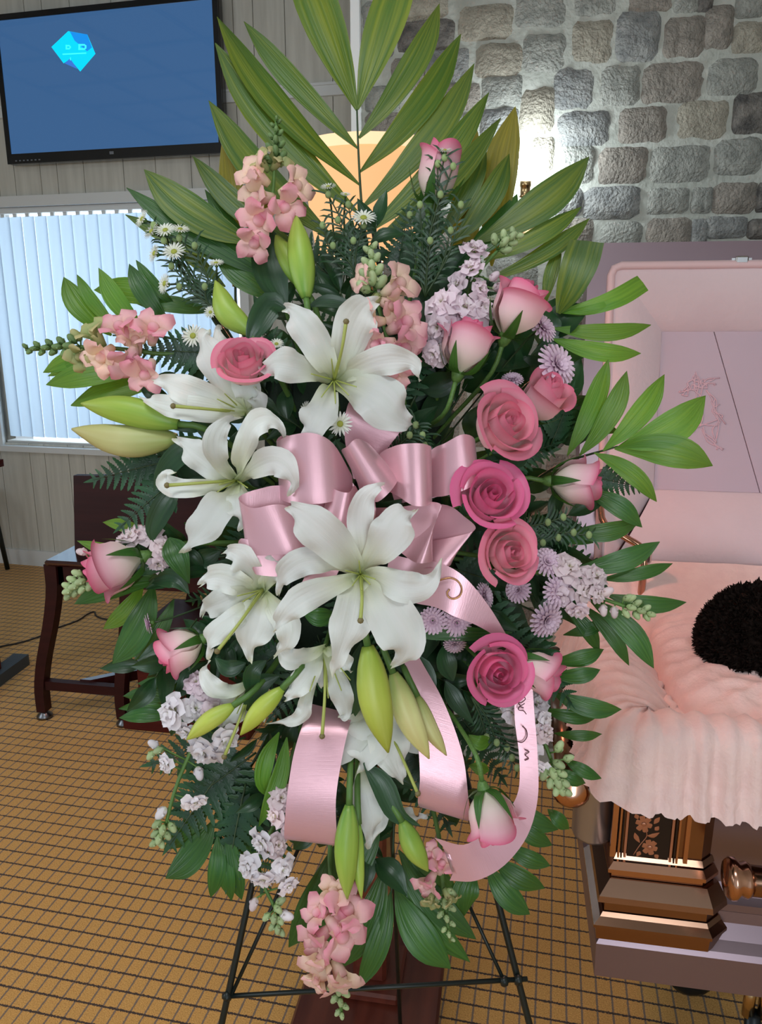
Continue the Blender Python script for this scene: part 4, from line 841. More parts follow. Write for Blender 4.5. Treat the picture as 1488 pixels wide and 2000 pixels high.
frond('dark palm frond hanging at the bottom before the lamp post', [(770, 1480, 1.02), (768, 1640, 0.99), (762, 1790, 0.97)], [(655, 1650, 564, 1850, 62, 0.99, 0.98, -14), (700, 1700, 600, 1900, 50, 0.99, 0.98, -8), (752, 1690, 668, 1890, 52, 0.98, 0.97, -14), (764, 1740, 700, 1930, 42, 0.975, 0.96, -10), (772, 1735, 880, 1893, 62, 0.975, 0.96, 14), (776, 1690, 918, 1880, 46, 0.98, 0.97, 16), (778, 1660, 930, 1835, 50, 0.985, 0.97, 14), (780, 1620, 900, 1760, 50, 0.99, 0.98, 10), (742, 1600, 660, 1740, 46, 0.99, 0.98, -8)], 'palm_leaf_dark')
frond('dark palm frond hanging behind the swallow-tailed ribbon end', [(900, 1560, 1.03), (945, 1680, 1.0)], [(950, 1690, 1034, 1786, 44, 0.99, 0.98, 8), (960, 1675, 1064, 1735, 40, 0.99, 0.98, 8), (985, 1650, 1074, 1690, 34, 0.99, 0.98, 6), (1000, 1600, 1078, 1650, 34, 0.995, 0.99, 6), (930, 1690, 905, 1790, 52, 0.99, 0.98, 8), (960, 1560, 1090, 1620, 40, 1.0, 0.99, 6)], 'palm_leaf_dark')
frond('dark glossy palm frond hanging at the lower left over the carpet', [(500, 1480, 1.03), (420, 1590, 1.0)], [(418, 1600, 324, 1716, 54, 1.0, 0.985, -12), (425, 1630, 412, 1752, 34, 0.99, 0.98, -6), (436, 1640, 452, 1760, 34, 0.99, 0.98, 4), (446, 1620, 472, 1758, 36, 0.99, 0.98, 4), (410, 1560, 320, 1660, 40, 1.01, 1.0, -10), (460, 1560, 500, 1700, 40, 1.01, 1.0, 6)], 'palm_leaf_dark')
frond('palm frond drooping at left below the pale pink side rose', [(420, 1090, 1.03), (310, 1130, 1.0)], [(300, 1140, 220, 1296, 56, 0.99, 0.98, -14), (280, 1140, 202, 1228, 34, 1.0, 0.99, -10, 'palm_leaf_bright'), (330, 1130, 145, 1180, 44, 0.99, 0.97, 14), (340, 1170, 262, 1290, 34, 0.995, 0.99, -10), (300, 1080, 150, 1056, 22, 1.0, 0.98, -8, 'palm_leaf_bright'), (300, 1060, 200, 1020, 24, 1.0, 0.99, 10, 'palm_leaf_bright')], 'palm_leaf_dark')
frond('small palm frond with short parallel leaflets above the carpet at left', [(480, 1330, 1.03), (350, 1350, 0.99)], [(365, 1318, 285, 1305, 22, 0.99, 0.98, 4), (360, 1345, 268, 1335, 24, 0.99, 0.975, 4), (355, 1372, 240, 1360, 28, 0.985, 0.97, 8), (345, 1385, 232, 1384, 22, 0.985, 0.97, 4), (345, 1400, 232, 1402, 26, 0.98, 0.97, 4)], 'palm_leaf_dark')
# ---------------------------------------------------------------- filler greenery
random.seed(33)
def fern_geo():
    V = []; axis = [V3((0, 0.0, 0)), V3((0, 0.5, 0.03)), V3((0, 1.0, 0.0))]
    pins = []
    for k in range(9):
        t = 0.16 + 0.8 * k / 8; L = 0.36 * (1 - t * 0.82) + 0.03
        for s in (-1, 1):
            b_ = V3((0, t, 0.03 * math.sin(t * 3.14))); tip = b_ + V3((s * L, L * 0.55, -0.02)); md = (b_ + tip) / 2 + V3((0, -L * 0.05, 0.012))
            prof = [0.35] + [x for q in range(6) for x in ((1 - q * 0.14), (0.55 - q * 0.07))] + [0.03]
            pins.append(blade([b_, md, tip], prof, L * 0.29, (0, 0, 1), 13, 1, fold=-0.14))
    pins.append(blade([V3((0, 0.9, 0)), V3((0, 1.02, 0)), V3((0, 1.12, -0.01))], (0.4, 1, 0.6, 0.03), 0.03, (0, 0, 1), 4, 1))
    return tube(axis, [0.012, 0.004], 5, 6), pins
fg, fp = fern_geo()
proto_r = None
def frame(px, py, d, ang, tilt, size, roll=0.0):
    """matrix with local +y pointing along screen angle ang (deg, 0 = right, 90 = up), +z to the camera"""
    a = math.radians(ang); y = (RT * math.cos(a) + UP * math.sin(a)) * math.cos(tilt) + TOCAM * math.sin(tilt); y.normalize()
    z = (TOCAM - y * TOCAM.dot(y)).normalized(); z = Matrix.Rotation(roll, 3, y) @ z; x = y.cross(z)
    o = P(px, py, d)
    return Matrix(((x.x, y.x, z.x, o.x), (x.y, y.y, z.y, o.y), (x.z, y.z, z.z, o.z), (0, 0, 0, 1))) @ Matrix.Scale(size, 4)
def fern(label, px, py, d, ang, length, tilt=0.0, roll=0.0, grp='fern fronds between the flowers'):
    global proto_r
    r = bpy.data.objects.new('fern_frond', None); COL.objects.link(r); tag(r, label, 'fern', grp)
    r.matrix_world = frame(px, py, d, ang, tilt, length * d / F, roll)
    if proto_r is None:
        proto_r = [mk('rachis', fg, 'stem_dark', r)] + [mk('pinna', p, 'fern_leaf', r) for p in fp]
    else:
        for o in proto_r: c = o.copy(); COL.objects.link(c); c.parent = r
for lb, px, py, d, an, ln in (('serrated fern frond in front of the dark bench back', 330, 900, 0.975, 195, 150), ('lower serrated fern frond over the bench, tip pointing down left', 350, 930, 0.97, 222, 150), ('dark fern frond poking past the tip of the right side rose', 1150, 930, 0.985, -12, 110), ('dark fern frond under the pink snapdragon pointing left', 420, 690, 0.96, 178, 150), ('fern frond hanging over the carpet at the lower left', 450, 1480, 1.0, 235, 200), ('upright fern frond beside the coral roses', 1075, 870, 0.99, 70, 120), ('drooping dark fern frond left of the stock at the bottom', 480, 1530, 0.99, 260, 190)):
    fern(lb, px, py, d, an, ln, 0.1, random.uniform(-0.4, 0.4))
ANCH = [(652, 742, 'the large top lily'), (478, 790, 'the side-on upper left lily'), (450, 930, 'the lily left of the bow'), (704, 1122, 'the largest central lily'), (500, 1165, 'the lily below left of the bow'), (630, 1330, 'the face-down lily'), (480, 1370, 'the turned away lower left lily'), (730, 1440, 'the lowest lily'), (476, 714, 'the coral rose between the lilies'), (856, 338, 'the topmost rose bud'), (1010, 602, 'the highest right rose'), (912, 676, 'the second upper right rose'), (980, 832, 'the big coral rose'), (956, 972, 'the hot pink rose by the bow'), (1126, 942, 'the rose pointing right'), (988, 1080, 'the rose under the hot pink one'), (968, 1310, 'the hot pink rose by the ribbon'), (224, 1106, 'the rose sticking out left'), (352, 1270, 'the smaller left rose'), (958, 1596, 'the hanging rose'), (520, 400, 'the upright snapdragon'), (230, 680, 'the far left snapdragon'), (760, 620, 'the peach snapdragon'), (650, 1840, 'the lowest snapdragon'), (890, 600, 'the lavender stock'), (1130, 1150, 'the blush stock'), (380, 1420, 'the white trailing stock'), (520, 1680, 'the bottom left stock'), (1050, 1430, 'the lower right stock'), (740, 1370, 'the largest lime bud'), (680, 1660, 'the long bottom bud'), (588, 500, 'the tall upright bud'), (250, 830, 'the large left bud'), (600, 920, 'the left bow loops'), (830, 930, 'the right bow loops'), (870, 1150, 'the glitter ribbon'), (610, 1520, 'the left ribbon tail'), (860, 1450, 'the middle ribbon tail'), (1030, 1450, 'the lettered ribbon tail'), (1080, 680, 'the large mauve mum')]
USED = set()
def fill_label(kind, px, py):
    for ax_, ay_, ph in sorted(ANCH, key=lambda t: (t[0] - px) ** 2 + (t[1] - py) ** 2):
        dx, dy = px - ax_, py - ay_
        dr = ('right of' if dx > 0 else 'left of') if abs(dx) > abs(dy) else ('below' if dy > 0 else 'above')
        if (kind, ph, dr) not in USED: USED.add((kind, ph, dr)); return '%s just %s %s' % (kind, dr, ph)
GP = 'fern fronds packed between the flowers'
k = 0
while k < 46:
    a = random.uniform(0, 6.283); rr = math.sqrt(random.random()); px = 690 + 330 * rr * math.cos(a); py = 1050 + 520 * rr * math.sin(a)
    ang = math.degrees(math.atan2(-(py - 1040), px - 690)) + random.uniform(-45, 45)
    fern(fill_label('dark fern frond', px, py), px, py, random.uniform(0.985, 1.035), ang, random.uniform(110, 190), random.uniform(-0.1, 0.35), random.uniform(-0.6, 0.6), GP); k += 1
LEAF = (0.08, 0.55, 0.9, 1, 0.9, 0.66, 0.36, 0.03)
leaf_protos = [blade([V3((0, 0, 0)), V3((0, 0.5, 0.06 + 0.03 * q)), V3((0.04 * (q - 1), 1, -0.05 * q))], LEAF, 0.2 + 0.03 * q, (0, 0, 1), 9, 2, fold=0.25, cup=0.1, ruf=0.01, seed=q) for q in range(3)]
lp_objs = {}
def sprig(label, px, py, d, ang, length, nl, mat='leaf_dark', grp='leafy sprigs between the flowers', tilt=0.1, lw=1.0):
    r = bpy.data.objects.new('leaf_sprig', None); COL.objects.link(r); tag(r, label, 'leaves', grp)
    r.matrix_world = frame(px, py, d, ang, tilt, length * d / F, random.uniform(-0.5, 0.5))
    key = 'stem' + mat
    if key not in lp_objs: lp_objs[key] = mk('stem', tube([(0, -0.1, 0), (0.02, 0.4, 0.01), (0, 0.8, 0)], [0.014, 0.008], 5, 5), 'stem_dark', r)
    else: c = lp_objs[key].copy(); COL.objects.link(c); c.parent = r
    for i in range(nl):
        t = 0.1 + 0.7 * i / max(1, nl - 1); s = 1 if i % 2 else -1; q = random.randrange(3)
        an = math.radians(0 if i == nl - 1 else -s * random.uniform(30, 60))
        M4 = Matrix.Translation((0, t, 0)) @ Matrix.Rotation(an, 4, 'Z') @ Matrix.Rotation(random.uniform(-0.5, 0.5), 4, 'Y') @ Matrix.Rotation(random.uniform(-0.2, 0.3), 4, 'X') @ Matrix.Diagonal((lw, 1, 1, 1)) @ Matrix.Scale(random.uniform(0.45, 0.62), 4)
        key = (q, mat)
        if key not in lp_objs: lp_objs[key] = o = mk('leaf', leaf_protos[q], mat, r); o.matrix_local = M4
        else: share(lp_objs[key], r, M4)
k = 0
while k < 44:
    a = random.uniform(0, 6.283); rr = math.sqrt(random.random()); px = 690 + 340 * rr * math.cos(a); py = 1050 + 540 * rr * math.sin(a)
    ang = math.degrees(math.atan2(-(py - 1040), px - 690)) + random.uniform(-60, 60)
    sprig(fill_label('sprig of dark oval leaves', px, py), px, py, random.uniform(0.975, 1.02), ang, random.uniform(110, 170), random.choice((4, 5, 6)), 'leaf_dark', 'dark leaf sprigs tucked between the flowers', random.uniform(-0.1, 0.4), random.uniform(0.8, 1.2)); k += 1
random.seed(77)
k = 0
while k < 46:
    a = random.uniform(0, 6.283); rr = math.sqrt(random.random()); px = 740 + 360 * rr * math.cos(a); py = 960 + 500 * rr * math.sin(a)
    ang = math.degrees(math.atan2(-(py - 1000), px - 700)) + random.uniform(-70, 70)
    ln = random.uniform(150, 210); ex, ey = px + ln * math.cos(math.radians(ang)), py - ln * math.sin(math.radians(ang))
    if ((ex - 725) / 330) ** 2 + ((ey - 1010) / 430) ** 2 > 1: continue
    sprig(fill_label('deep broad leaf sprig', px, py), px, py, random.uniform(1.03, 1.075), ang, ln, 6, 'leaf_dark', 'broad dark leaf sprigs deep in the spray', random.uniform(-0.1, 0.2), random.uniform(1.2, 1.6)); k += 1
for px, py, an in ((880, 800, 60), (900, 870, 20), (860, 730, 80), (900, 1040, -20), (1020, 920, 60), (1020, 1010, -60), (840, 880, 110), (960, 760, 40), (880, 960, 150), (930, 1180, -60), (840, 640, 90), (780, 820, 120)):
    sprig(fill_label('deep broad leaf sprig', px, py), px, py, 1.02, an, 190, 6, 'leaf_dark', 'broad dark leaf sprigs deep in the spray', 0.05, 1.5)
for px, py, an in ((500, 1470, 215), (520, 1500, 240), (540, 1540, 262), (480, 1440, 195), (560, 1500, 225)):
    fern(fill_label('dark fern frond', px, py), px, py, 1.0, an, 190, 0.05, random.uniform(-0.3, 0.3), GP)
def sleaf(label, pts, w_, mat='leaf_dark', twist=0.0, prof=LEAF, grp='single lily leaves'):
    pp_ = [P(*q) for q in pts]
    r = tag(mk('lily_leaf', blade(pp_, prof, w_ * 0.5 * PX, TOCAM + RT * 0.2, 12, 2, fold=0.22, twist=twist), mat), label, 'leaf', grp); return r
sleaf('broad dark lily leaf right below the tall green bud', [(560, 600, 0.95), (530, 540, 0.945), (522, 470, 0.95), (527, 440, 0.955)], 70)
sleaf('dark lily leaf drooping over the coral rose bud at left', [(560, 605, 0.93), (530, 595, 0.925), (500, 640, 0.92), (483, 682, 0.925)], 52)
sleaf('dark lily leaf hanging in front of the top white lily', [(575, 690, 0.925), (545, 695, 0.915), (528, 715, 0.91), (523, 735, 0.91)], 34)
sleaf('long dark lily leaf arching left behind the top white lily', [(700, 600, 0.95), (640, 588, 0.945), (600, 600, 0.94)], 26)
sleaf('dark green leaf showing inside the pink bow', [(720, 1010, 0.93), (755, 1000, 0.92), (785, 975, 0.915)], 48)
sleaf('green leaf under the left lily petal below the bow', [(655, 1200, 0.915), (620, 1205, 0.905), (590, 1195, 0.905)], 36, 'palm_leaf_dark')
sleaf('long strap leaf lying across the mauve flowers right of the ribbon', [(800, 1232, 0.93), (860, 1236, 0.925), (935, 1238, 0.925), (1000, 1235, 0.94)], 28, 'palm_leaf_dark', 0, (0.6, 1, 1, 0.95, 0.6, 0.05))
sleaf('dark leaf hanging left of the large lime bud', [(705, 1255, 0.93), (690, 1320, 0.92), (695, 1370, 0.92), (680, 1415, 0.93)], 40)
sleaf('dark leaf behind the pale twisted bud', [(770, 1300, 0.95), (810, 1305, 0.94), (832, 1340, 0.935), (835, 1385, 0.94)], 56)
sleaf('long dark leaf hanging across the lowest white lily', [(710, 1490, 0.91), (745, 1530, 0.905), (775, 1590, 0.905), (820, 1612, 0.91)], 44)
sleaf('light green leaf hanging from the left lily stem', [(545, 1430, 0.94), (520, 1480, 0.93), (512, 1530, 0.93), (530, 1560, 0.94)], 34, 'palm_leaf_bright')
sleaf('long light green leaf in front of the lower stock', [(560, 1440, 0.93), (548, 1510, 0.92), (525, 1570, 0.915), (505, 1615, 0.92)], 34, 'palm_leaf_bright')
sleaf('small dark leaf left of the lower hanging buds', [(672, 1570, 0.93), (650, 1580, 0.925), (615, 1612, 0.93)], 28)
sleaf('dark leaf between the two left lime buds', [(545, 1320, 0.93), (510, 1335, 0.925), (490, 1370, 0.925), (482, 1400, 0.93)], 40)
sleaf('dark pointed leaf hanging beside the left lime bud', [(520, 1290, 0.92), (495, 1310, 0.915), (490, 1340, 0.92), (492, 1362, 0.925)], 34)
sleaf('dark leaf left of the lower left lily', [(480, 1295, 0.93), (445, 1305, 0.925), (420, 1285, 0.93)], 34)
sleaf('rose leaf under the coral rose right of the bow', [(1035, 885, 0.93), (1000, 890, 0.92), (960, 885, 0.92)], 50)
sleaf('dark oval leaf left of the hot pink lower rose', [(885, 1330, 0.95), (870, 1290, 0.945), (870, 1255, 0.95)], 42)
sleaf('dark leaf hanging below the hot pink lower rose', [(870, 1330, 0.95), (890, 1370, 0.945), (925, 1415, 0.95)], 34)
sleaf('light green small leaf above the hanging rose', [(960, 1445, 0.94), (935, 1450, 0.93), (915, 1435, 0.935)], 30, 'palm_leaf_bright')
sleaf('oval green leaf beside the hanging rose stem', [(955, 1505, 0.93), (935, 1500, 0.925), (915, 1495, 0.93)], 26, 'palm_leaf_bright')
sleaf('green leaf beside the left side rose stem', [(330, 1050, 0.95), (345, 1085, 0.94), (370, 1140, 0.95)], 50, 'palm_leaf_dark')
sleaf('glossy dark leaf under the left side rose', [(290, 1135, 0.97), (340, 1130, 0.96), (370, 1160, 0.965)], 40)
sleaf('dark curved leaf over the left white lily', [(410, 870, 0.94), (360, 880, 0.935), (320, 920, 0.94), (300, 960, 0.945)], 44)
sleaf('dark broad leaf left of the left white lily', [(350, 955, 0.95), (325, 980, 0.945), (300, 1030, 0.95), (298, 1060, 0.955)], 44)
# ---------------------------------------------------------------- lilies
LILY = (0.2, 0.38, 0.62, 0.86, 0.98, 1.0, 0.86, 0.58, 0.34, 0.2, 0.04)
def lily(label, c, petals, pistil=None, stamens=((0.3, 1), (0.8, 0.9), (1.5, 1), (2.2, 0.9), (3.4, 1), (4.6, 0.9)), slen=46, deep=0.03, stem=True):
    cx_, cy_, d0 = c
    r = thing('lily', label, 'lily', P(cx_, cy_, d0 + deep), 'white lilies in the spray')
    for q in petals:
        if isinstance(q[0], (tuple, list)):
            pts = [P(*t) for t in q[0]]; w_ = q[1]; nr = TOCAM if len(q) < 3 else (TOCAM + RT * q[2][0] + UP * q[2][1])
        else:
            tx, ty, w_ = q[:3]; dt = q[3] if len(q) > 3 else 0.012; bend = q[4] if len(q) > 4 else 0; lift = q[5] if len(q) > 5 else 0.024
            dx, dy = tx - cx_, ty - cy_; L = math.hypot(dx, dy) or 1; nx_, ny_ = -dy / L * bend, dx / L * bend
            f = lambda t, dd, b_: P(cx_ + dx * t + nx_ * b_, cy_ + dy * t + ny_ * b_, d0 + dd)
            pts = [f(0.03, deep, 0), f(0.28, deep * 0.35, 0.7), f(0.58, -lift, 1), f(0.84, -lift * 0.8, 0.8), f(0.97, dt * 0.3, 0.2), f(1.0, dt, 0)]
            nr = TOCAM
        mk('petal', blade(pts, LILY, w_ * 0.45 * PX, nr, 26, 4, cup=-0.26, fold=0.34, ruf=0.0062, rf=2.9, twist=random.uniform(-0.6, 0.6), seed=random.uniform(0, 6)), 'lily_petal', r)
    if pistil:
        px, py, pd = pistil
        pi_ = mk('pistil', tube([P(cx_, cy_, d0 + deep * 0.8), P((cx_ + px) / 2 + 3, (cy_ + py) / 2, (d0 + pd) / 2 - 0.005), P(px, py, pd)], [0.0024, 0.0017, 0.0022], 8, 10), 'stamen', r)
        mk('stigma', ellipsoid(P(px, py, pd), (RT * 0.0036, UP * 0.0036, FW * 0.0034), 8, 6), 'anther', pi_)
    for a, l in stamens:
        q = P(cx_ + slen * l * math.cos(a), cy_ + slen * l * math.sin(a), d0 - 0.02)
        mk('stamen', tube([P(cx_, cy_, d0 + deep * 0.8), P(cx_ + slen * l * 0.5 * math.cos(a), cy_ + slen * l * 0.5 * math.sin(a), d0 - 0.0), q], [0.0011, 0.0007], 5, 6), 'stamen', r)
    if stem: mk('stem', tube([P(cx_, cy_, d0 + deep), P(cx_ * 0.8 + CORE[0] * 0.2, cy_ * 0.8 + CORE[1] * 0.2, d0 + 0.09), core_pt(cx_, cy_)], 0.003, 6, 8), 'stem_green', r)
lily('large open white lily at the top above the pink bow', (652, 742, 0.895), [
    (([(652, 742, 0.925), (640, 715, 0.90), (610, 660, 0.885), (585, 625, 0.885), (566, 604, 0.895), (556, 604, 0.905)]), 70), (([(655, 740, 0.925), (672, 700, 0.905), (690, 640, 0.89), (708, 605, 0.885), (725, 590, 0.89), (734, 588, 0.905)]), 86),
    (([(658, 745, 0.925), (690, 725, 0.90), (740, 705, 0.88), (785, 702, 0.87), (812, 715, 0.865), (820, 745, 0.87)]), 62), (([(655, 748, 0.925), (690, 752, 0.90), (735, 775, 0.88), (765, 805, 0.875), (792, 825, 0.885), (806, 828, 0.895)]), 104), (([(648, 750, 0.925), (638, 772, 0.90), (625, 805, 0.88), (612, 835, 0.875), (602, 855, 0.88), (600, 868, 0.89)]), 74), (([(646, 745, 0.925), (610, 725, 0.90), (570, 715, 0.88), (538, 712, 0.88), (520, 722, 0.89), (511, 716, 0.90)]), 70)],
    (676, 628, 0.86))
lily('white lily seen from the side at upper left with a long green pistil', (478, 806, 0.925), [
    (([(478, 806, 0.94), (450, 765, 0.93), (415, 700, 0.92), (398, 660, 0.925), (410, 642, 0.93)]), 66), (([(480, 806, 0.945), (462, 750, 0.94), (436, 690, 0.94), (424, 655, 0.945), (432, 636, 0.95)]), 56),
    (([(478, 806, 0.94), (430, 785, 0.92), (360, 760, 0.90), (320, 745, 0.90), (296, 742, 0.905)]), 62), (([(478, 808, 0.94), (430, 805, 0.915), (350, 795, 0.90), (300, 785, 0.905), (272, 776, 0.915)]), 54), (([(480, 805, 0.945), (485, 770, 0.93), (470, 730, 0.92), (458, 705, 0.92)]), 60), (([(480, 808, 0.945), (500, 800, 0.93), (508, 780, 0.92), (500, 755, 0.92)]), 52)],
    (338, 793, 0.885), ((3.6, 1), (3.3, 0.8), (3.9, 0.9)), 60)
lily('white lily at the left of the bow with curled back petals', (462, 938, 0.905), [
    (([(462, 938, 0.93), (430, 920, 0.91), (390, 890, 0.90), (360, 868, 0.905), (342, 856, 0.92)]), 66), (([(462, 935, 0.93), (430, 905, 0.89), (420, 860, 0.875), (440, 825, 0.88), (470, 815, 0.905)]), 50),
    (([(465, 935, 0.93), (470, 895, 0.90), (490, 840, 0.875), (520, 820, 0.87), (545, 830, 0.88), (556, 860, 0.90)]), 54), (([(466, 940, 0.93), (490, 918, 0.895), (530, 900, 0.87), (560, 915, 0.86), (574, 945, 0.865), (566, 968, 0.875)]), 60),
    (([(460, 942, 0.93), (420, 948, 0.905), (370, 955, 0.895), (335, 950, 0.90), (318, 940, 0.905), (322, 925, 0.90), (345, 922, 0.895)]), 44), (([(462, 945, 0.93), (440, 975, 0.90), (405, 1020, 0.89), (375, 1055, 0.895), (357, 1080, 0.905)]), 78), (([(466, 945, 0.93), (468, 975, 0.90), (470, 1005, 0.89), (472, 1035, 0.9)]), 58)],
    (326, 948, 0.885), ((2.6, 1), (2.9, 0.8), (0.6, 0.6)), 44)
lily('largest open white lily hanging at the centre over the bow', (704, 1122, 0.845), [
    (([(704, 1122, 0.875), (680, 1090, 0.85), (640, 1050, 0.83), (600, 1015, 0.83), (575, 995, 0.84), (564, 988, 0.855)]), 82), (([(706, 1120, 0.88), (706, 1070, 0.865), (702, 1020, 0.86), (712, 975, 0.855), (735, 952, 0.855), (752, 946, 0.865)]), 52),
    (([(707, 1120, 0.875), (730, 1085, 0.85), (762, 1045, 0.835), (778, 1015, 0.835), (795, 1002, 0.84), (810, 998, 0.855)]), 84), (([(708, 1123, 0.875), (740, 1125, 0.85), (785, 1145, 0.83), (825, 1145, 0.825), (850, 1125, 0.825), (862, 1090, 0.83)]), 62),
    (([(706, 1126, 0.875), (730, 1150, 0.85), (765, 1205, 0.83), (790, 1255, 0.83), (785, 1285, 0.84), (765, 1300, 0.85)]), 98), (([(702, 1126, 0.875), (694, 1160, 0.85), (682, 1220, 0.835), (662, 1275, 0.835), (650, 1325, 0.845)]), 80),
    (([(700, 1124, 0.875), (660, 1140, 0.845), (600, 1165, 0.825), (565, 1190, 0.825), (545, 1215, 0.835), (533, 1235, 0.845)]), 58), (([(700, 1120, 0.88), (655, 1100, 0.855), (600, 1095, 0.84), (562, 1115, 0.84), (547, 1140, 0.85), (545, 1160, 0.86)]), 56)],
    (704, 1212, 0.825), slen=30)
lily('white lily below left of the bow with a drooping green pistil', (512, 1152, 0.885), [
    (([(512, 1152, 0.915), (495, 1120, 0.89), (470, 1090, 0.875), (450, 1078, 0.88), (435, 1082, 0.89)]), 58), (([(510, 1152, 0.915), (470, 1140, 0.885), (430, 1128, 0.875), (402, 1132, 0.885), (393, 1142, 0.895)]), 58),
    (([(510, 1155, 0.915), (465, 1165, 0.885), (425, 1180, 0.875), (402, 1190, 0.88), (395, 1200, 0.89)]), 58), (([(512, 1156, 0.915), (475, 1195, 0.88), (430, 1230, 0.87), (408, 1260, 0.875), (412, 1285, 0.885)]), 50),
    (([(514, 1156, 0.915), (505, 1200, 0.885), (490, 1250, 0.875), (487, 1292, 0.885)]), 88), (([(516, 1154, 0.915), (540, 1190, 0.885), (562, 1225, 0.875), (556, 1262, 0.88), (535, 1280, 0.89)]), 56), (([(515, 1150, 0.915), (530, 1120, 0.89), (555, 1100, 0.885), (575, 1095, 0.895)]), 60)],
    (424, 1272, 0.855), ((2.9, 0.9), (2.6, 0.8), (2.2, 0.8)), 56)
lily('white lily hanging face down below the largest lily', (634, 1265, 0.905), [
    (([(634, 1262, 0.92), (600, 1280, 0.90), (565, 1285, 0.89), (550, 1265, 0.89), (560, 1245, 0.895)]), 44), (([(632, 1265, 0.92), (605, 1310, 0.90), (575, 1350, 0.895), (556, 1368, 0.90)]), 52), (([(634, 1268, 0.92), (600, 1360, 0.905), (590, 1395, 0.905), (560, 1410, 0.905), (520, 1412, 0.91)]), 34),
    (([(636, 1266, 0.92), (655, 1320, 0.90), (668, 1360, 0.895), (675, 1395, 0.90), (660, 1402, 0.90)]), 48), (([(638, 1264, 0.92), (668, 1290, 0.90), (685, 1315, 0.90)]), 56), (([(634, 1264, 0.925), (630, 1310, 0.915), (628, 1345, 0.915)]), 60)],
    (629, 1438, 0.885), ((1.2, 1), (1.5, 1.1), (1.9, 1), (0.9, 0.9)), 90)
lily('white lily at lower left turned away with petals curling left', (492, 1330, 0.93), [
    (([(492, 1330, 0.945), (450, 1350, 0.92), (415, 1340, 0.91), (398, 1310, 0.91), (412, 1290, 0.915)]), 40), (([(490, 1332, 0.945), (465, 1370, 0.93), (440, 1400, 0.925), (428, 1425, 0.925)]), 72), (([(492, 1335, 0.95), (490, 1375, 0.935), (478, 1410, 0.93)]), 56), (([(494, 1335, 0.95), (520, 1370, 0.93), (515, 1410, 0.93)]), 44)],
    (438, 1478, 0.905), ((2.0, 1), (1.8, 1.1), (2.3, 1)), 70)
lily('lowest white lily hanging face down behind the large lime bud', (730, 1370, 0.935), [
    (([(730, 1370, 0.95), (700, 1420, 0.925), (660, 1455, 0.915), (630, 1480, 0.92), (614, 1500, 0.93)]), 84), (([(730, 1372, 0.95), (722, 1430, 0.92), (712, 1480, 0.91), (705, 1508, 0.92)]), 96), (([(732, 1372, 0.95), (752, 1430, 0.92), (770, 1490, 0.91), (788, 1532, 0.92)]), 86), (([(735, 1370, 0.95), (790, 1420, 0.925), (840, 1450, 0.915), (872, 1478, 0.92)]), 78), (([(732, 1370, 0.955), (740, 1440, 0.935), (745, 1500, 0.93)]), 90)],
    (816, 1550, 0.895), ())
lily('half opened pale lily at the bottom between the hanging buds', (705, 1490, 0.945), [(([(705, 1488, 0.945), (712, 1550, 0.93), (722, 1610, 0.925), (716, 1658, 0.935)]), 62), (([(708, 1490, 0.95), (728, 1550, 0.94), (744, 1600, 0.935), (722, 1655, 0.935)]), 46), (([(760, 1560, 0.95), (785, 1585, 0.94), (815, 1598, 0.935), (835, 1588, 0.94)]), 30)], None, ())
# ---------------------------------------------------------------- lily buds
BUD = (0.35, 0.62, 0.82, 0.95, 1.0, 0.99, 0.93, 0.82, 0.62, 0.36, 0.06)
def bud(label, a, b_, w_, mat, bend=0, n=3):
    p, q = P(*a), P(*b_); L = q - p; t = L.normalized(); s = t.cross(TOCAM).normalized(); f = s.cross(t)
    r = thing('lily_bud', label, 'lily bud', p, 'closed lily buds')
    mid = p.lerp(q, 0.5) + s * bend * PX
    c = cat([p, mid, q], 16); V, Fc, UV = [], [], []; m_ = 18
    for i, o in enumerate(c):
        v = i / 16; rad = lin(BUD, v) * w_ * 0.5 * a[2] / F
        for k in range(m_):
            th = 2 * math.pi * k / m_ + 0.5; rr = rad * (1 - 0.10 * (0.5 + 0.5 * math.cos(3 * th)) ** 6 * min(1, v * 4))
            V.append(o + s * rr * math.cos(th) + f * rr * math.sin(th) * 0.92); UV.append((k / m_, v))
    for i in range(16):
        for k in range(m_): Fc.append((i * m_ + k, i * m_ + (k + 1) % m_, (i + 1) * m_ + (k + 1) % m_, (i + 1) * m_ + k))
    mk('bud', (V, Fc + [tuple(range(m_ - 1, -1, -1)), tuple(range(16 * m_, 17 * m_))], UV), mat, r)
    mk('stem', tube([p - t * 0.0, p - t * 0.035 + FW * 0.01, (p - t * 0.06).lerp(core_pt(a[0], a[1]), 0.5) + FW * 0.03, core_pt(a[0], a[1])], [0.0042, 0.003], 7, 10), 'stem_green', r)
    return r
bud('tall bright green lily bud standing at the upper centre', (598, 582, 0.925), (578, 420, 0.935), 54, 'lily_bud')
bud('narrow green lily bud leaning behind the tall upright bud', (592, 560, 0.945), (535, 455, 0.955), 44, 'lily_bud')
bud('green lily bud above the coral rose at left', (492, 652, 0.925), (420, 548, 0.93), 52, 'lily_bud', -14)
bud('large green lily bud pointing left before the blind', (348, 828, 0.925), (158, 788, 0.93), 60, 'lily_bud', 6)
bud('pale yellow lily bud pointing left under the large green one', (345, 858, 0.94), (140, 838, 0.94), 66, 'lily_bud_pale', -12)
bud('small lime lily bud pointing down left over the white stock', (455, 1378, 0.905), (364, 1445, 0.9), 38, 'lily_bud_lime', 4)
bud('second small lime lily bud slanting down beside the left lily', (551, 1345, 0.895), (469, 1436, 0.895), 40, 'lily_bud_lime', 4)
bud('largest lime lily bud hanging below the central lily', (718, 1262, 0.86), (758, 1470, 0.86), 68, 'lily_bud_lime', 6)
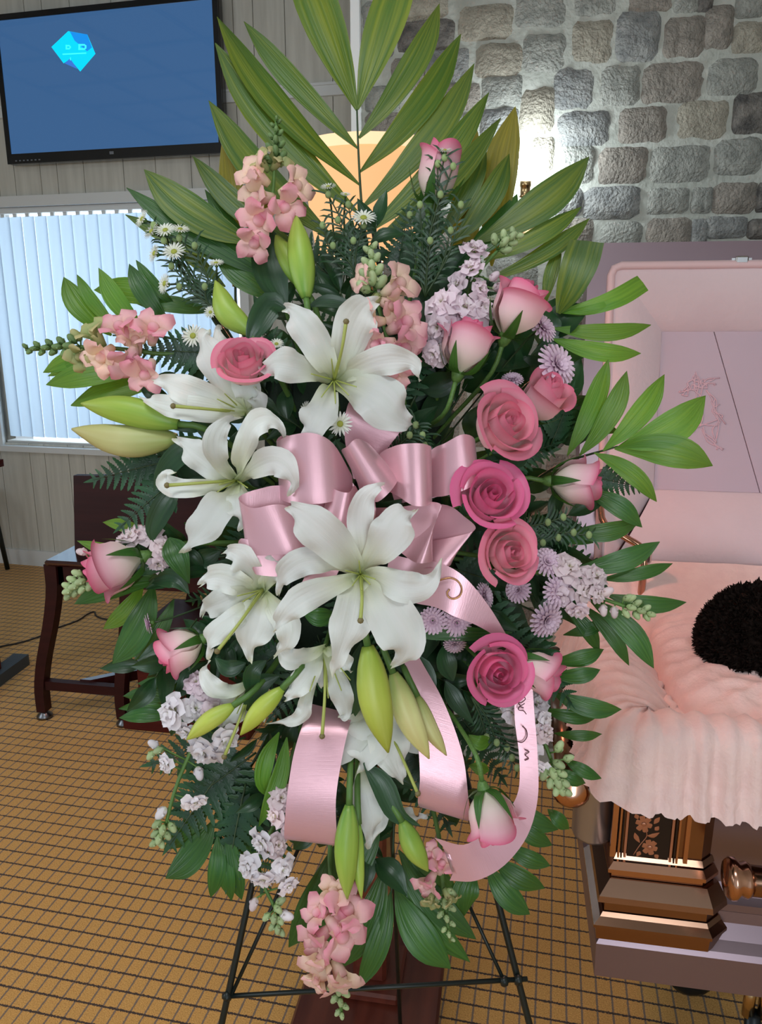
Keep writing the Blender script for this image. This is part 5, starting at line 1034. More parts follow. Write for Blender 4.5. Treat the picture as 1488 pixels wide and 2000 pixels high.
bud('pale lily bud with twisted tip hanging beside the large lime bud', (768, 1315, 0.89), (838, 1482, 0.885), 54, 'lily_bud_pale', 6)
bud('pale narrow lily bud tip behind the twisted pale bud', (815, 1360, 0.905), (872, 1476, 0.9), 34, 'lily_bud_pale', 6)
bud('long green lily bud hanging at the bottom over the snapdragon', (682, 1572, 0.895), (678, 1756, 0.885), 50, 'lily_bud', 4)
bud('thin split green lily bud hanging beside the long bottom bud', (700, 1610, 0.905), (706, 1756, 0.89), 26, 'lily_bud', 4)
bud('short green lily bud hanging at the lower right of the bottom buds', (785, 1605, 0.905), (836, 1702, 0.9), 44, 'lily_bud', 4)
# ---------------------------------------------------------------- roses
def axmat(px, py, d, ax, size, spin=0.0):
    z = (RT * ax[0] + UP * ax[1] + TOCAM * ax[2]).normalized(); y = (UP - z * UP.dot(z)); y = y.normalized() if y.length > 0.2 else (RT - z * RT.dot(z)).normalized(); x = y.cross(z)
    R3 = Matrix(((x.x, y.x, z.x), (x.y, y.y, z.y), (x.z, y.z, z.z))) @ Matrix.Rotation(spin, 3, 'Z')
    return Matrix.Translation(P(px, py, d)) @ R3.to_4x4() @ Matrix.Scale(size * d / F, 4)
def rose_petal(R, H, span, phi, top, roll, seed, zo=0.0, slope=0.0):
    V, Fc, UV = [], [], []; nu, nv = 6, 8
    for j in range(nv + 1):
        v = j / nv
        for i in range(-nu, nu + 1):
            u = i / nu; fl = 0.45 + 0.55 * min(1, v * 2.2); a = phi + u * span * fl
            pr = math.sin(min(1.0, v * 1.75 + 0.12) * math.pi / 2)
            r_ = R * (pr + top * max(0, v - 0.55) ** 1.5 * 2.2) * (1 + 0.10 * u + slope * u * u * v)
            z = H * (v - 0.17 * u * u * v * v * (1.2 - 0.4 * v)) + zo
            if roll and v > 0.7:
                e = (v - 0.7) / 0.3; r_ += roll * e * e * (1 - 0.5 * u * u); z -= roll * 0.9 * e ** 3
            r_ += 0.012 * math.sin(u * 5 + seed) * v * v
            V.append(V3((r_ * math.cos(a), r_ * math.sin(a), z))); UV.append((0.5 + u / 2, v))
    w_ = 2 * nu + 1
    for j in range(nv):
        for i in range(w_ - 1): k = j * w_ + i; Fc.append((k, k + 1, k + w_ + 1, k + w_))
    return V, Fc, UV
def rose_geo(kind):
    rnd = random.Random({'open': 4, 'half': 5, 'bud': 6}[kind]); L = []
    core = [(0.05, 0.9, 1.9), (0.09, 0.92, 1.7), (0.13, 0.94, 1.5), (0.17, 0.93, 1.35), (0.215, 0.92, 1.25), (0.255, 0.9, 1.2)]
    H = {'open': 0.78, 'half': 1.02, 'bud': 1.12}[kind]; ph = 0
    for R, h, s in core: L.append(rose_petal(R, h * H, s, ph, -0.5 if kind != 'open' else -0.2, 0.0, ph)); ph += 2.25
    if kind == 'open': outer = [(0.29, 0.94, 1.25, -0.1, 0.01), (0.325, 0.95, 1.2, -0.02, 0.02), (0.36, 0.95, 1.2, 0.05, 0.035), (0.39, 0.94, 1.2, 0.1, 0.05), (0.42, 0.92, 1.15, 0.16, 0.06), (0.445, 0.9, 1.15, 0.22, 0.075), (0.465, 0.87, 1.1, 0.28, 0.09), (0.48, 0.84, 1.1, 0.34, 0.1), (0.49, 0.8, 1.05, 0.42, 0.11)]
    elif kind == 'half': outer = [(0.29, 0.92, 1.2, -0.25, 0.01), (0.32, 0.93, 1.15, -0.15, 0.02), (0.35, 0.92, 1.15, -0.05, 0.05), (0.375, 0.9, 1.1, 0.05, 0.07), (0.395, 0.86, 1.05, 0.15, 0.09), (0.41, 0.8, 1.0, 0.25, 0.12)]
    else: outer = [(0.27, 0.95, 1.25, -0.3, 0.0), (0.30, 0.96, 1.2, -0.2, 0.02), (0.325, 0.92, 1.15, -0.1, 0.05), (0.345, 0.86, 1.1, 0.0, 0.08)]
    for R, h, s, tp_, rl in outer: L.append(rose_petal(R, h * H, s, ph + rnd.uniform(-0.2, 0.2), tp_, rl, ph)); ph += 2.25
    return L
RG = {k: rose_geo(k) for k in ('open', 'half', 'bud')}; RP = {}
def rose(label, px, py, d, size, ax, kind, mat, spin=0.0):
    H = {'open': 0.7, 'half': 0.95, 'bud': 1.05}[kind]
    z = (RT * ax[0] + UP * ax[1] + TOCAM * ax[2]).normalized(); size *= 0.9 if kind == 'open' else 0.96; m4 = axmat(px, py, d, ax, size, spin); m4 = Matrix.Translation(-z * H * 0.5 * size * d / F) @ m4
    r = bpy.data.objects.new('rose', None); COL.objects.link(r); tag(r, label, 'rose', 'pink roses in the spray'); r.matrix_world = m4
    key = (kind, mat)
    if key not in RP: RP[key] = [mk('petal', g, mat, r) for g in RG[kind]]
    else:
        for o in RP[key]: c = o.copy(); COL.objects.link(c); c.parent = r
    if 'sepal' not in RP:
        RP['sepal'] = mk('sepal', blade([V3((0.05, 0, -0.03)), V3((0.28, 0, 0.05)), V3((0.43, 0, 0.28)), V3((0.52, 0, 0.50))], (0.6, 1, 0.8, 0.45, 0.04), 0.1, (-0.3, 0, 1), 8, 1, fold=0.1), 'palm_leaf_dark', r)
        RP['hip'] = mk('hip', xf(lathe([(0.03, -0.2), (0.09, -0.12), (0.12, -0.02), (0.1, 0.05)], 10), Matrix.Identity(4)), 'stem_green', r); s0 = 1
    else:
        share(RP['sepal'], r, Matrix.Identity(4)); c = RP['hip'].copy(); COL.objects.link(c); c.parent = r
    for k in range(1, 5): share(RP['sepal'], r, Matrix.Rotation(k * 1.2566, 4, 'Z'))
    inv = m4.inverted(); b0 = m4 @ V3((0, 0, -0.1)); b1 = m4 @ V3((0, 0, -0.7))
    mk('stem', xf(tube([b0, b1, b1.lerp(core_pt(px, py), 0.6) + FW * 0.01, core_pt(px, py)], [0.0032, 0.0026], 6, 10), inv), 'stem_green', r)
rose('coral pink rose between the two upper left lilies', 476, 714, 0.905, 106, (0.05, 0.55, 0.8), 'open', 'rose_petal_coral', 0.4)
rose('pale pink rose bud high at the top right in front of the palm', 856, 338, 0.965, 118, (0.25, 1, 0.15), 'bud', 'rose_petal', 1.0)
rose('pale pink rose at the upper right, the highest of its cluster', 1010, 602, 0.925, 126, (0.35, 0.9, 0.35), 'half', 'rose_petal', 0.2)
rose('pale pink rose just left of and below the upper right cluster', 912, 676, 0.915, 118, (0.3, 0.95, 0.2), 'half', 'rose_petal', 2.0)
rose('big coral pink rose facing right beside the bow', 980, 832, 0.89, 132, (0.45, 0.25, 0.85), 'open', 'rose_petal_coral', 0.9)
rose('coral pink rose tucked behind the big coral rose', 1062, 778, 0.93, 108, (0.35, 0.55, 0.6), 'half', 'rose_petal_coral', 0.0)
rose('hot pink open rose right of the bow', 956, 972, 0.885, 124, (0.15, 0.3, 0.9), 'open', 'rose_petal_hot', 2.2)
rose('pale pink rose lying on its side pointing right', 1126, 942, 0.945, 106, (1, -0.05, 0.15), 'half', 'rose_petal', 0.6)
rose('pink rose facing forward below the hot pink one', 988, 1080, 0.885, 112, (0.4, 0.1, 0.9), 'open', 'rose_petal_coral', 3.0)
rose('hot pink rose beside the ribbon at the lower right', 968, 1310, 0.875, 116, (0.2, -0.05, 1), 'open', 'rose_petal_hot', 1.2)
rose('pink rose seen from the side behind the lower hot pink rose', 1052, 1312, 0.91, 100, (0.85, -0.45, 0.1), 'half', 'rose_petal', 2.4)
rose('pale pink rose sticking out left in front of the bench', 222, 1108, 0.945, 122, (-0.95, -0.35, 0.3), 'half', 'rose_petal', 0.5)
rose('smaller pale pink rose pointing down left above the stock', 352, 1270, 0.93, 98, (-0.9, -0.45, 0.15), 'half', 'rose_petal', 1.5)
rose('pale pink rose hanging head down over the ribbon tail', 958, 1594, 0.862, 114, (0.25, -1, 0.1), 'half', 'rose_petal', 0.8)
# ---------------------------------------------------------------- snapdragons, stock, mums, asters
def floret_geo(seed):
    rnd = random.Random(seed); j = lambda a: rnd.uniform(-a, a)
    g = [tube([(0, -0.05, 0), (0, 0.25, 0.02), (0, 0.5, 0.03)], [0.13, 0.2, 0.24], 10, 4)]
    W = (0.5, 0.9, 1.1, 1.15, 1.0, 0.6)
    for s in (-1, 1): g.append(blade([V3((s * 0.1, 0.4, 0.15)), V3((s * 0.2, 0.62, 0.34)), V3((s * 0.3 + j(0.05), 0.72, 0.55)), V3((s * 0.38, 0.62, 0.68 + j(0.06)))], W, 0.26, V3((0, 0.8, 0.6)), 8, 3, cup=-0.2, ruf=0.05, rf=1.5, seed=seed))
    for s in (-1, 0, 1): g.append(blade([V3((s * 0.12, 0.42, -0.05)), V3((s * 0.25, 0.72, 0.02)), V3((s * 0.42 + j(0.05), 0.92, -0.12)), V3((s * 0.5, 0.9, -0.32 + j(0.06)))], W, 0.24, V3((0, 0.5, 0.9)), 8, 3, cup=-0.25, ruf=0.05, rf=1.7, seed=seed + 2))
    g.append(ellipsoid((0, 0.58, 0.06), (V3((0.2, 0, 0)), V3((0, 0.2, 0.05)), V3((0, -0.05, 0.16))), 10, 6))
    return merge(*g)
def bud_geo(): return merge(ellipsoid((0, 0.35, 0), (V3((0.26, 0, 0)), V3((0, 0, 0.24)), V3((0, 0.42, 0))), 10, 8), *[blade([V3((0.1 * math.cos(a), -0.02, 0.1 * math.sin(a))), V3((0.26 * math.cos(a), 0.15, 0.26 * math.sin(a))), V3((0.26 * math.cos(a), 0.4, 0.26 * math.sin(a)))], (0.7, 1, 0.1), 0.12, (0, 1, 0.01), 4, 1) for a in (0, 2.1, 4.2)])
def stock_geo(seed):
    rnd = random.Random(seed); g = []
    for ring, (n_, L, zz) in enumerate(((5, 0.55, 0.0), (5, 0.4, 0.12), (4, 0.25, 0.2))):
        for k in range(n_):
            a = 6.283 * k / n_ + ring * 0.6 + rnd.uniform(-0.2, 0.2); c, s = math.cos(a), math.sin(a); l = L * rnd.uniform(0.85, 1.1)
            g.append(blade([V3((0.03 * c, 0.03 * s, zz - 0.1)), V3((l * 0.5 * c, l * 0.5 * s, zz + 0.06)), V3((l * c, l * s, zz + rnd.uniform(-0.06, 0.1)))], (0.2, 0.6, 0.95, 1.0, 0.7), l * 0.48, (0, 0, 1), 6, 3, cup=0.1, ruf=0.06, rf=1.3, seed=seed + k))
    return merge(*g)
def mum_geo():
    g = []
    for n_, L, el in ((20, 0.5, -0.05), (18, 0.46, 0.22), (15, 0.38, 0.5), (11, 0.27, 0.85), (7, 0.16, 1.2)):
        for k in range(n_):
            a = 6.283 * (k + 0.5 * (n_ % 2)) / n_; c, s = math.cos(a), math.sin(a); ce, se = math.cos(el), math.sin(el)
            g.append(blade([V3((0.02 * c, 0.02 * s, 0)), V3((L * 0.6 * ce * c, L * 0.6 * ce * s, L * 0.6 * se + 0.02)), V3((L * ce * c, L * ce * s, L * se * 0.95))], (0.5, 0.9, 1, 0.6), 0.055, (0, 0, 1) if el < 0.8 else (c, s, 0.3), 4, 1, cup=0.4))
    return merge(*g)
def aster_geo():
    g = []
    for n_, L, el in ((18, 0.5, 0.05), (14, 0.46, 0.2)):
        for k in range(n_):
            a = 6.283 * k / n_ + el; c, s = math.cos(a), math.sin(a)
            g.append(blade([V3((0.1 * c, 0.1 * s, 0)), V3((L * 0.6 * c, L * 0.6 * s, L * el)), V3((L * c, L * s, L * el * 1.1))], (0.6, 1, 0.9, 0.3), 0.04, (0, 0, 1), 3, 1))
    return merge(*g)
PROTO = {}
def inst(name, geo, mat, parent, mtx, key):
    k = (key, mat)
    if k not in PROTO: o = mk(name, geo, mat); PROTO[k] = o; o.parent = parent; o.matrix_local = mtx; return o
    return share(PROTO[k], parent, mtx)
FG = [floret_geo(1), floret_geo(5)]; BG = bud_geo(); SG = [stock_geo(2), stock_geo(9)]; MG = mum_geo(); AG = aster_geo()
def ptroot(name, label, cat_, p, grp):
    r = bpy.data.objects.new(name, None); COL.objects.link(r); r.location = p; tag(r, label, cat_, grp); r['_o'] = tuple(p); return r
def spike(name, label, cat_, path, items, grp, stem='stem_green', rad=(0.0035, 0.0022)):
    """items: (px, py, size, angle, d, type, mat)"""
    pp_ = [P(*q) for q in path]; r = ptroot(name, label, cat_, pp_[0], grp); T = Matrix.Translation(-pp_[0])
    mk('stem', tube([core_pt(path[0][0], path[0][1])] + pp_, list(rad), 6, 5 * len(pp_)), stem, r)
    sp = cat(pp_, 40)
    for it in items:
        px, py, size, ang, d, ty, mat = it
        if ty == 'F':
            a = math.radians(ang); c0 = (px - size * 0.45 * math.cos(a), py + size * 0.45 * math.sin(a))
            inst('floret', FG[random.randrange(2)], mat, r, T @ frame(c0[0], c0[1], d, ang, random.uniform(0.2, 0.6), size * d / F, random.uniform(-0.4, 0.4)), 'F%d' % random.randrange(2))
        elif ty == 'B':
            a = math.radians(ang); c0 = (px - size * 0.35 * math.cos(a), py + size * 0.35 * math.sin(a))
            inst('bud', BG, mat, r, T @ frame(c0[0], c0[1], d, ang, random.uniform(-0.1, 0.4), size * d / F, 0), 'B')
            q = P(c0[0], c0[1], d); near = min(sp, key=lambda s: (s - q).length)
            if (near - q).length > 0.006: mk('flower_stalk', tube([near, q], 0.0011, 5), stem, r)
        elif ty == 'S':
            ax = (math.cos(math.radians(ang)) * 0.7, math.sin(math.radians(ang)) * 0.7, 0.8)
            q = random.randrange(2); inst('floret', SG[q], mat, r, T @ axmat(px, py, d, ax, size, random.uniform(0, 6)), 'S%d' % q)
            qq = P(px, py, d); near = min(sp, key=lambda s: (s - qq).length)
            if (near - qq).length > 0.008: mk('flower_stalk', tube([near, qq], 0.0012, 5), stem, r)
    return r
PK, PE, BU, GB, PB = 'snapdragon_pink', 'snapdragon_peach', 'snapdragon_bud', 'green_bud', 'pale_bud'
GS = 'snapdragon stems'
def buds(path, n, size, mat, d, a0, taper=0.5, width=10):
    out_ = []
    for i in range(n):
        t = i / max(1, n - 1); (x0_, y0_), (x1_, y1_) = path; dx, dy = x1_ - x0_, y1_ - y0_; L = math.hypot(dx, dy); s = (-1, 1, 0)[i % 3]
        px = x0_ + dx * t - dy / L * s * width * (1 - 0.6 * t); py = y0_ + dy * t + dx / L * s * width * (1 - 0.6 * t)
        out_.append((px, py, size * (1 - taper * t), a0 - s * 45, d - 0.004 * (s == 0), 'B', mat))
    return out_
spike('snapdragon', 'upright pink snapdragon with green bud tip before the top palm', 'snapdragon', [(545, 560, 0.97), (525, 470, 0.955), (535, 350, 0.95), (540, 228, 0.95)],
    buds([(538, 310), (540, 230)], 12, 30, GB, 0.945, 90, 0.6, 14) + [(500, 345, 58, 150, 0.945, 'F', PE), (574, 368, 60, 20, 0.945, 'F', PE), (505, 395, 62, 200, 0.938, 'F', PE), (558, 415, 60, -40, 0.945, 'F', PK), (510, 435, 64, 230, 0.93, 'F', PK), (500, 480, 56, 250, 0.932, 'F', PK), (545, 320, 40, 40, 0.95, 'F', BU), (512, 320, 40, 130, 0.95, 'F', BU)], GS)
spike('snapdragon', 'pink snapdragon pointing far left across the blind', 'snapdragon', [(420, 715, 0.975), (300, 690, 0.95), (180, 678, 0.94), (50, 683, 0.935)],
    buds([(150, 675), (50, 682)], 14, 30, GB, 0.93, 180, 0.45, 14) + [(150, 655, 34, 130, 0.935, 'B', BU), (190, 655, 52, 120, 0.935, 'F', BU), (240, 645, 60, 110, 0.932, 'F', PK), (306, 645, 60, 70, 0.935, 'F', PK), (160, 700, 44, 230, 0.935, 'F', BU), (205, 702, 58, 240, 0.93, 'F', PE), (258, 708, 66, 260, 0.925, 'F', PK), (292, 735, 62, 260, 0.925, 'F', PK), (270, 670, 50, 90, 0.935, 'F', PE)], GS)
spike('snapdragon', 'peach pink snapdragon beside the top white lily', 'snapdragon', [(790, 790, 0.985), (765, 690, 0.95), (735, 580, 0.94), (722, 480, 0.945)],
    buds([(728, 560), (724, 480)], 11, 40, PB, 0.93, 95, 0.45, 18) + [(715, 548, 48, 160, 0.935, 'F', PE), (775, 560, 66, 30, 0.93, 'F', PE), (760, 598, 52, -30, 0.925, 'F', PE), (722, 632, 60, 190, 0.918, 'F', PE), (790, 635, 70, 20, 0.925, 'F', PK), (740, 678, 66, 200, 0.915, 'F', PK), (785, 685, 70, -10, 0.92, 'F', PK), (768, 728, 62, 260, 0.92, 'F', PK), (735, 585, 34, 250, 0.92, 'B', BU)], GS)
spike('snapdragon', 'pink snapdragon hanging lowest at the bottom before the lamp base', 'snapdragon', [(645, 1640, 0.97), (652, 1760, 0.925), (655, 1880, 0.905), (668, 1985, 0.90)],
    buds([(660, 1915), (668, 1985)], 9, 30, PB, 0.90, -85, 0.4, 16) + [(622, 1775, 50, 150, 0.91, 'F', PK), (675, 1775, 74, 50, 0.905, 'F', PK), (668, 1815, 72, -40, 0.9, 'F', PK), (622, 1825, 62, 210, 0.905, 'F', PK), (628, 1870, 64, 230, 0.9, 'F', PE), (668, 1900, 62, -60, 0.895, 'F', PE), (620, 1905, 46, 240, 0.9, 'F', PE), (650, 1735, 50, 80, 0.91, 'F', PE)], GS)
spike('snapdragon', 'small faded pink snapdragon hanging at lower right', 'snapdragon', [(850, 1600, 0.985), (862, 1700, 0.95), (872, 1790, 0.93), (880, 1840, 0.93)],
    buds([(866, 1745), (878, 1835)], 10, 28, PB, 0.925, -80, 0.5, 16) + [(862, 1685, 44, 80, 0.94, 'F', PK), (835, 1720, 46, 230, 0.93, 'F', PK), (875, 1750, 34, -60, 0.925, 'F', BU), (840, 1755, 30, 250, 0.925, 'F', BU), (838, 1668, 40, 120, 0.945, 'F', PK)], GS)
LV, WH, BL = 'stock_lavender', 'stock_white', 'stock_blush'; GK = 'stock flower stems'
spike('stock_flower', 'pale lavender stock rising between snapdragon and upper right roses', 'stock flower', [(870, 740, 0.99), (890, 640, 0.96), (930, 540, 0.96), (990, 470, 0.965)],
    [(925, 490, 62, 80, 0.945, 'S', LV), (920, 525, 56, 120, 0.94, 'S', LV), (895, 555, 50, 170, 0.94, 'S', LV), (935, 565, 46, 10, 0.94, 'S', LV), (868, 595, 74, 150, 0.93, 'S', LV), (905, 605, 74, 60, 0.925, 'S', LV), (938, 605, 64, 20, 0.93, 'S', LV), (860, 640, 70, 200, 0.93, 'S', LV), (895, 640, 66, 0, 0.93, 'S', LV), (850, 690, 58, 220, 0.935, 'S', LV), (975, 560, 34, 20, 0.945, 'B', LV), (965, 540, 30, 40, 0.945, 'B', LV)] + buds([(975, 480), (1010, 455)], 8, 30, PB, 0.955, 50, 0.2, 16), GK)
spike('stock_flower', 'blush stock with green bud tip pointing right over the bedding', 'stock flower', [(1000, 1110, 0.98), (1100, 1130, 0.94), (1180, 1170, 0.93), (1268, 1198, 0.93)],
    [(1110, 1112, 64, 80, 0.925, 'S', BL), (1160, 1128, 54, 60, 0.925, 'S', BL), (1095, 1160, 60, 220, 0.925, 'S', LV), (1135, 1155, 58, 0, 0.92, 'S', BL), (1165, 1160, 44, 0, 0.92, 'S', BL), (1128, 1190, 46, 260, 0.92, 'S', LV), (1178, 1192, 30, 270, 0.925, 'B', BL), (1200, 1196, 30, 270, 0.925, 'B', BL), (1232, 1168, 26, 30, 0.925, 'B', PB), (1185, 1155, 34, 30, 0.92, 'B', BL)] + buds([(1220, 1182), (1272, 1200)], 9, 26, PB, 0.925, -15, 0.1, 16), GK)
spike('stock_flower', 'pale stock lying behind the left side rose', 'stock flower', [(420, 1060, 0.99), (310, 1070, 0.965), (220, 1110, 0.96), (130, 1155, 0.955)],
    [(262, 1048, 58, 120, 0.965, 'S', BL), (295, 1045, 54, 80, 0.965, 'S', BL), (318, 1072, 56, 40, 0.96, 'S', BL), (310, 1100, 50, 300, 0.96, 'S', LV), (240, 1060, 40, 140, 0.965, 'S', BL), (160, 1078, 28, 170, 0.955, 'B', BL)] + buds([(165, 1130), (128, 1158)], 10, 28, PB, 0.95, 200, 0.1, 18), GK)
spike('stock_flower', 'white stock trailing down at the lower left over the carpet', 'stock flower', [(470, 1340, 0.98), (410, 1400, 0.94), (350, 1520, 0.925), (315, 1645, 0.92)],
    [(385, 1335, 50, 100, 0.945, 'S', LV), (340, 1390, 74, 170, 0.925, 'S', WH), (380, 1385, 56, 40, 0.93, 'S', WH), (420, 1385, 56, 60, 0.93, 'S', LV), (365, 1425, 50, 240, 0.925, 'S', WH), (400, 1462, 74, 240, 0.915, 'S', WH), (435, 1445, 64, 330, 0.915, 'S', WH), (400, 1350, 44, 60, 0.935, 'S', LV), (325, 1490, 40, 200, 0.92, 'S', WH), (380, 1565, 46, 300, 0.915, 'S', WH), (315, 1588, 36, 230, 0.92, 'B', WH), (300, 1452, 30, 140, 0.93, 'B', WH), (295, 1475, 26, 230, 0.925, 'B', PB), (310, 1465, 26, 200, 0.925, 'B', PB), (390, 1510, 34, 290, 0.92, 'B', WH)] + buds([(322, 1610), (306, 1650)], 8, 28, PB, 0.915, 260, 0.1, 16), GK)
spike('stock_flower', 'blush white stock hanging at bottom left beside the ribbon tail', 'stock flower', [(570, 1480, 0.985), (545, 1590, 0.94), (505, 1690, 0.925), (550, 1800, 0.92)],
    [(548, 1560, 58, 60, 0.915, 'S', BL), (540, 1592, 54, 180, 0.912, 'S', BL), (565, 1612, 46, 0, 0.912, 'S', BL), (515, 1645, 64, 200, 0.91, 'S', WH), (540, 1650, 50, 20, 0.91, 'S', BL), (490, 1690, 60, 180, 0.908, 'S', WH), (515, 1712, 60, 260, 0.905, 'S', WH), (548, 1695, 54, 350, 0.908, 'S', WH), (562, 1728, 46, 320, 0.908, 'S', WH), (496, 1765, 32, 250, 0.915, 'B', BL), (560, 1788, 36, 350, 0.915, 'B', WH), (548, 1760, 28, 30, 0.915, 'B', PB)] + buds([(530, 1780), (545, 1822)], 7, 26, PB, 0.912, 270, 0.1, 14), GK)
spike('stock_flower', 'white stock at lower right partly behind the lettered ribbon', 'stock flower', [(980, 1370, 0.98), (1040, 1410, 0.945), (1075, 1480, 0.935), (1095, 1550, 0.93)],
    [(1005, 1390, 60, 180, 0.93, 'S', WH), (1045, 1375, 60, 60, 0.935, 'S', WH), (1052, 1410, 64, 0, 0.93, 'S', WH), (1062, 1432, 46, 20, 0.925, 'S', BL), (1040, 1460, 50, 200, 0.93, 'S', WH), (1055, 1500, 40, 230, 0.925, 'S', WH), (1092, 1458, 32, 60, 0.925, 'B', PB), (1110, 1480, 28, 20, 0.925, 'B', PB)] + buds([(1075, 1500), (1100, 1550)], 10, 32, PB, 0.92, -70, 0.1, 18), GK)
def head(name, label, cat_, px, py, d, size, ax, geo, mat, key, grp, centre=None):
    m4 = axmat(px, py, d, ax, size, random.uniform(0, 6)); p0 = P(px, py, d); r = ptroot(name, label, cat_, p0, grp); T = Matrix.Translation(-p0)
    inst('petals', geo, mat, r, T @ m4, key)
    if centre: inst('centre', ellipsoid((0, 0, 0.03), (V3((0.13, 0, 0)), V3((0, 0.13, 0)), V3((0, 0, 0.07))), 10, 6), centre, r, T @ m4, 'AC')
    z = (RT * ax[0] + UP * ax[1] + TOCAM * ax[2]).normalized(); mk('calyx', ellipsoid(p0 - z * size * 0.12 * PX, (RT * size * 0.14 * PX, UP * size * 0.14 * PX, FW * size * 0.14 * PX), 8, 5), 'stem_green', r)
    mk('stem', tube([p0 - z * 0.004, p0 - z * 0.04 + FW * 0.01, (p0 - z * 0.05).lerp(core_pt(px, py, 1.04), 0.6) + FW * 0.02, core_pt(px, py, 1.04)], 0.0013, 5, 8), 'stem_dark', r)
GM = 'mauve button mums'
for lb, px, py, d, s, ax in (('mauve mum at the right edge under the highest right rose', 1058, 640, 0.94, 68, (0.6, 0.5, 0.8)), ('large mauve mum facing right above the coral roses', 1086, 714, 0.94, 92, (0.55, 0.25, 0.85)), ('small mauve mum between the pale rose and the coral roses', 1000, 742, 0.96, 46, (-0.1, 0.7, 0.6)), ('mauve mum left of the blush stock with open centre', 1012, 1152, 0.92, 54, (-0.5, 0.2, 0.8)), ('mauve mum above the blush stock beside the pink rose', 1068, 1098, 0.93, 62, (0.2, 0.4, 0.8)), ('mauve mum in the middle below the blush stock', 1090, 1155, 0.925, 68, (0.3, 0.0, 0.9)), ('mauve mum hanging below the blush stock', 1066, 1210, 0.92, 76, (0.45, -0.25, 0.85)), ('mauve mum left end under the glitter ribbon', 845, 1212, 0.925, 56, (-0.1, 0.1, 1)), ('mauve mum under the glitter ribbon', 892, 1216, 0.925, 62, (0.1, -0.1, 1)), ('mauve mum below the dark strap leaf', 888, 1258, 0.93, 46, (0.0, -0.5, 0.7)), ('mauve mum peeking out right of the glitter ribbon', 945, 1165, 0.925, 56, (0.7, 0.2, 0.5)), ('tiny pale mum at left below the side rose', 292, 1218, 0.96, 42, (-0.8, -0.2, 0.3))):
    head('chrysanthemum', lb, 'chrysanthemum', px, py, d, s, ax, MG, 'mum_petal', 'M', GM)
GA = 'small white asters'
for lb, px, py, d, s, ax in (('white aster in front of the glowing lamp shade', 710, 426, 0.945, 42, (0, 0.8, 0.5)), ('white aster over the top right rose bud', 869, 294, 0.94, 24, (0, 0.9, 0.3)), ('white aster open wide before the blind', 340, 492, 0.95, 38, (-0.1, 0.6, 0.7)), ('white aster left of the side lily', 377, 656, 0.945, 38, (-0.2, 0.2, 0.9)), ('white aster with green centre just above the bow', 664, 828, 0.9, 40, (0.1, 0.1, 1)), ('white aster alone on the dark leaves at upper left', 422, 514, 0.945, 26, (0, 0.95, 0.3)), ('white aster high in the cluster by the blind', 323, 450, 0.95, 34, (-0.1, 0.7, 0.5)), ('white aster rightmost in the cluster by the blind', 352, 448, 0.95, 30, (0.2, 0.9, 0.3)), ('white aster leftmost in the cluster by the blind', 296, 452, 0.955, 32, (-0.7, 0.5, 0.4)), ('white aster topmost in the cluster by the blind', 278, 428, 0.955, 32, (-0.8, 0.4, 0.3)), ('white aster low left in the cluster by the blind', 302, 495, 0.955, 32, (-0.9, 0.2, 0.3)), ('white aster side on below the cluster by the blind', 322, 554, 0.95, 34, (-0.9, 0.1, 0.4)), ('white aster beside the dark leaf near the coral rose', 540, 672, 0.93, 24, (0.1, 0.7, 0.6)), ('white aster under the left green bud', 411, 610, 0.945, 22, (-0.2, 0.3, 0.9)), ('white aster bud left above the lamp shade bottom', 641, 365, 0.95, 26, (-0.1, 0.9, 0.3)), ('white aster bud tip right above the lamp shade bottom', 675, 380, 0.95, 18, (0.1, 0.9, 0.3)), ('white aster half hidden left of the bow top', 598, 800, 0.93, 28, (-0.8, 0.2, 0.4))):
    head('aster', lb, 'aster', px, py, d, s * 1.25, (ax[0], ax[1], ax[2] + 0.45), AG, 'aster_petal', 'A', GA, 'aster_centre')
def aster_sprig(label, base, tips, seed):
    rnd = random.Random(seed); p0 = P(*base); r = ptroot('aster_sprig', label, 'foliage', p0, 'twiggy aster foliage')
    for tx, ty, td in tips:
        q = P(tx, ty, td); md = p0.lerp(q, 0.5) + RT * rnd.uniform(-0.01, 0.01); c = cat([p0, md, q], 10)
        mk('twig', tube(c, [0.0016, 0.0008], 5), 'stem_dark', r)
        for i in range(2, 11):
            for s in (-1, 1):
                t = (c[i] - c[i - 1]).normalized(); sd_ = t.cross(TOCAM).normalized() * s; L = rnd.uniform(0.010, 0.022)
                mk('needle_leaf', blade([c[i], c[i] + (t + sd_) * L * 0.5, c[i] + (t * 0.8 + sd_ * 1.2) * L * 0.75 + TOCAM * rnd.uniform(-0.004, 0.006)], (0.5, 1, 0.1), 0.0016, TOCAM, 3, 1), 'leaf_dark', r)
        mk('bud', ellipsoid(q, (RT * 0.0042, UP * 0.0052, FW * 0.0042), 8, 6), 'pale_bud', r)
aster_sprig('thin twiggy aster foliage below the cluster by the blind', (430, 620, 0.97), [(300, 440, 0.955), (320, 470, 0.955), (350, 465, 0.955), (335, 520, 0.955), (380, 480, 0.955), (400, 560, 0.955), (350, 560, 0.955)], 1)
aster_sprig('thin twiggy aster foliage before the lamp shade', (700, 560, 0.97), [(641, 380, 0.95), (660, 430, 0.95), (680, 400, 0.95), (710, 440, 0.95), (630, 440, 0.955), (650, 480, 0.955), (690, 470, 0.955)], 2)
aster_sprig('thin twiggy aster foliage over the top right rose bud', (830, 580, 0.965), [(868, 308, 0.94), (885, 325, 0.94), (855, 320, 0.94), (820, 400, 0.945), (860, 380, 0.94), (900, 400, 0.945), (840, 470, 0.945), (800, 420, 0.95), (880, 450, 0.95)], 3)
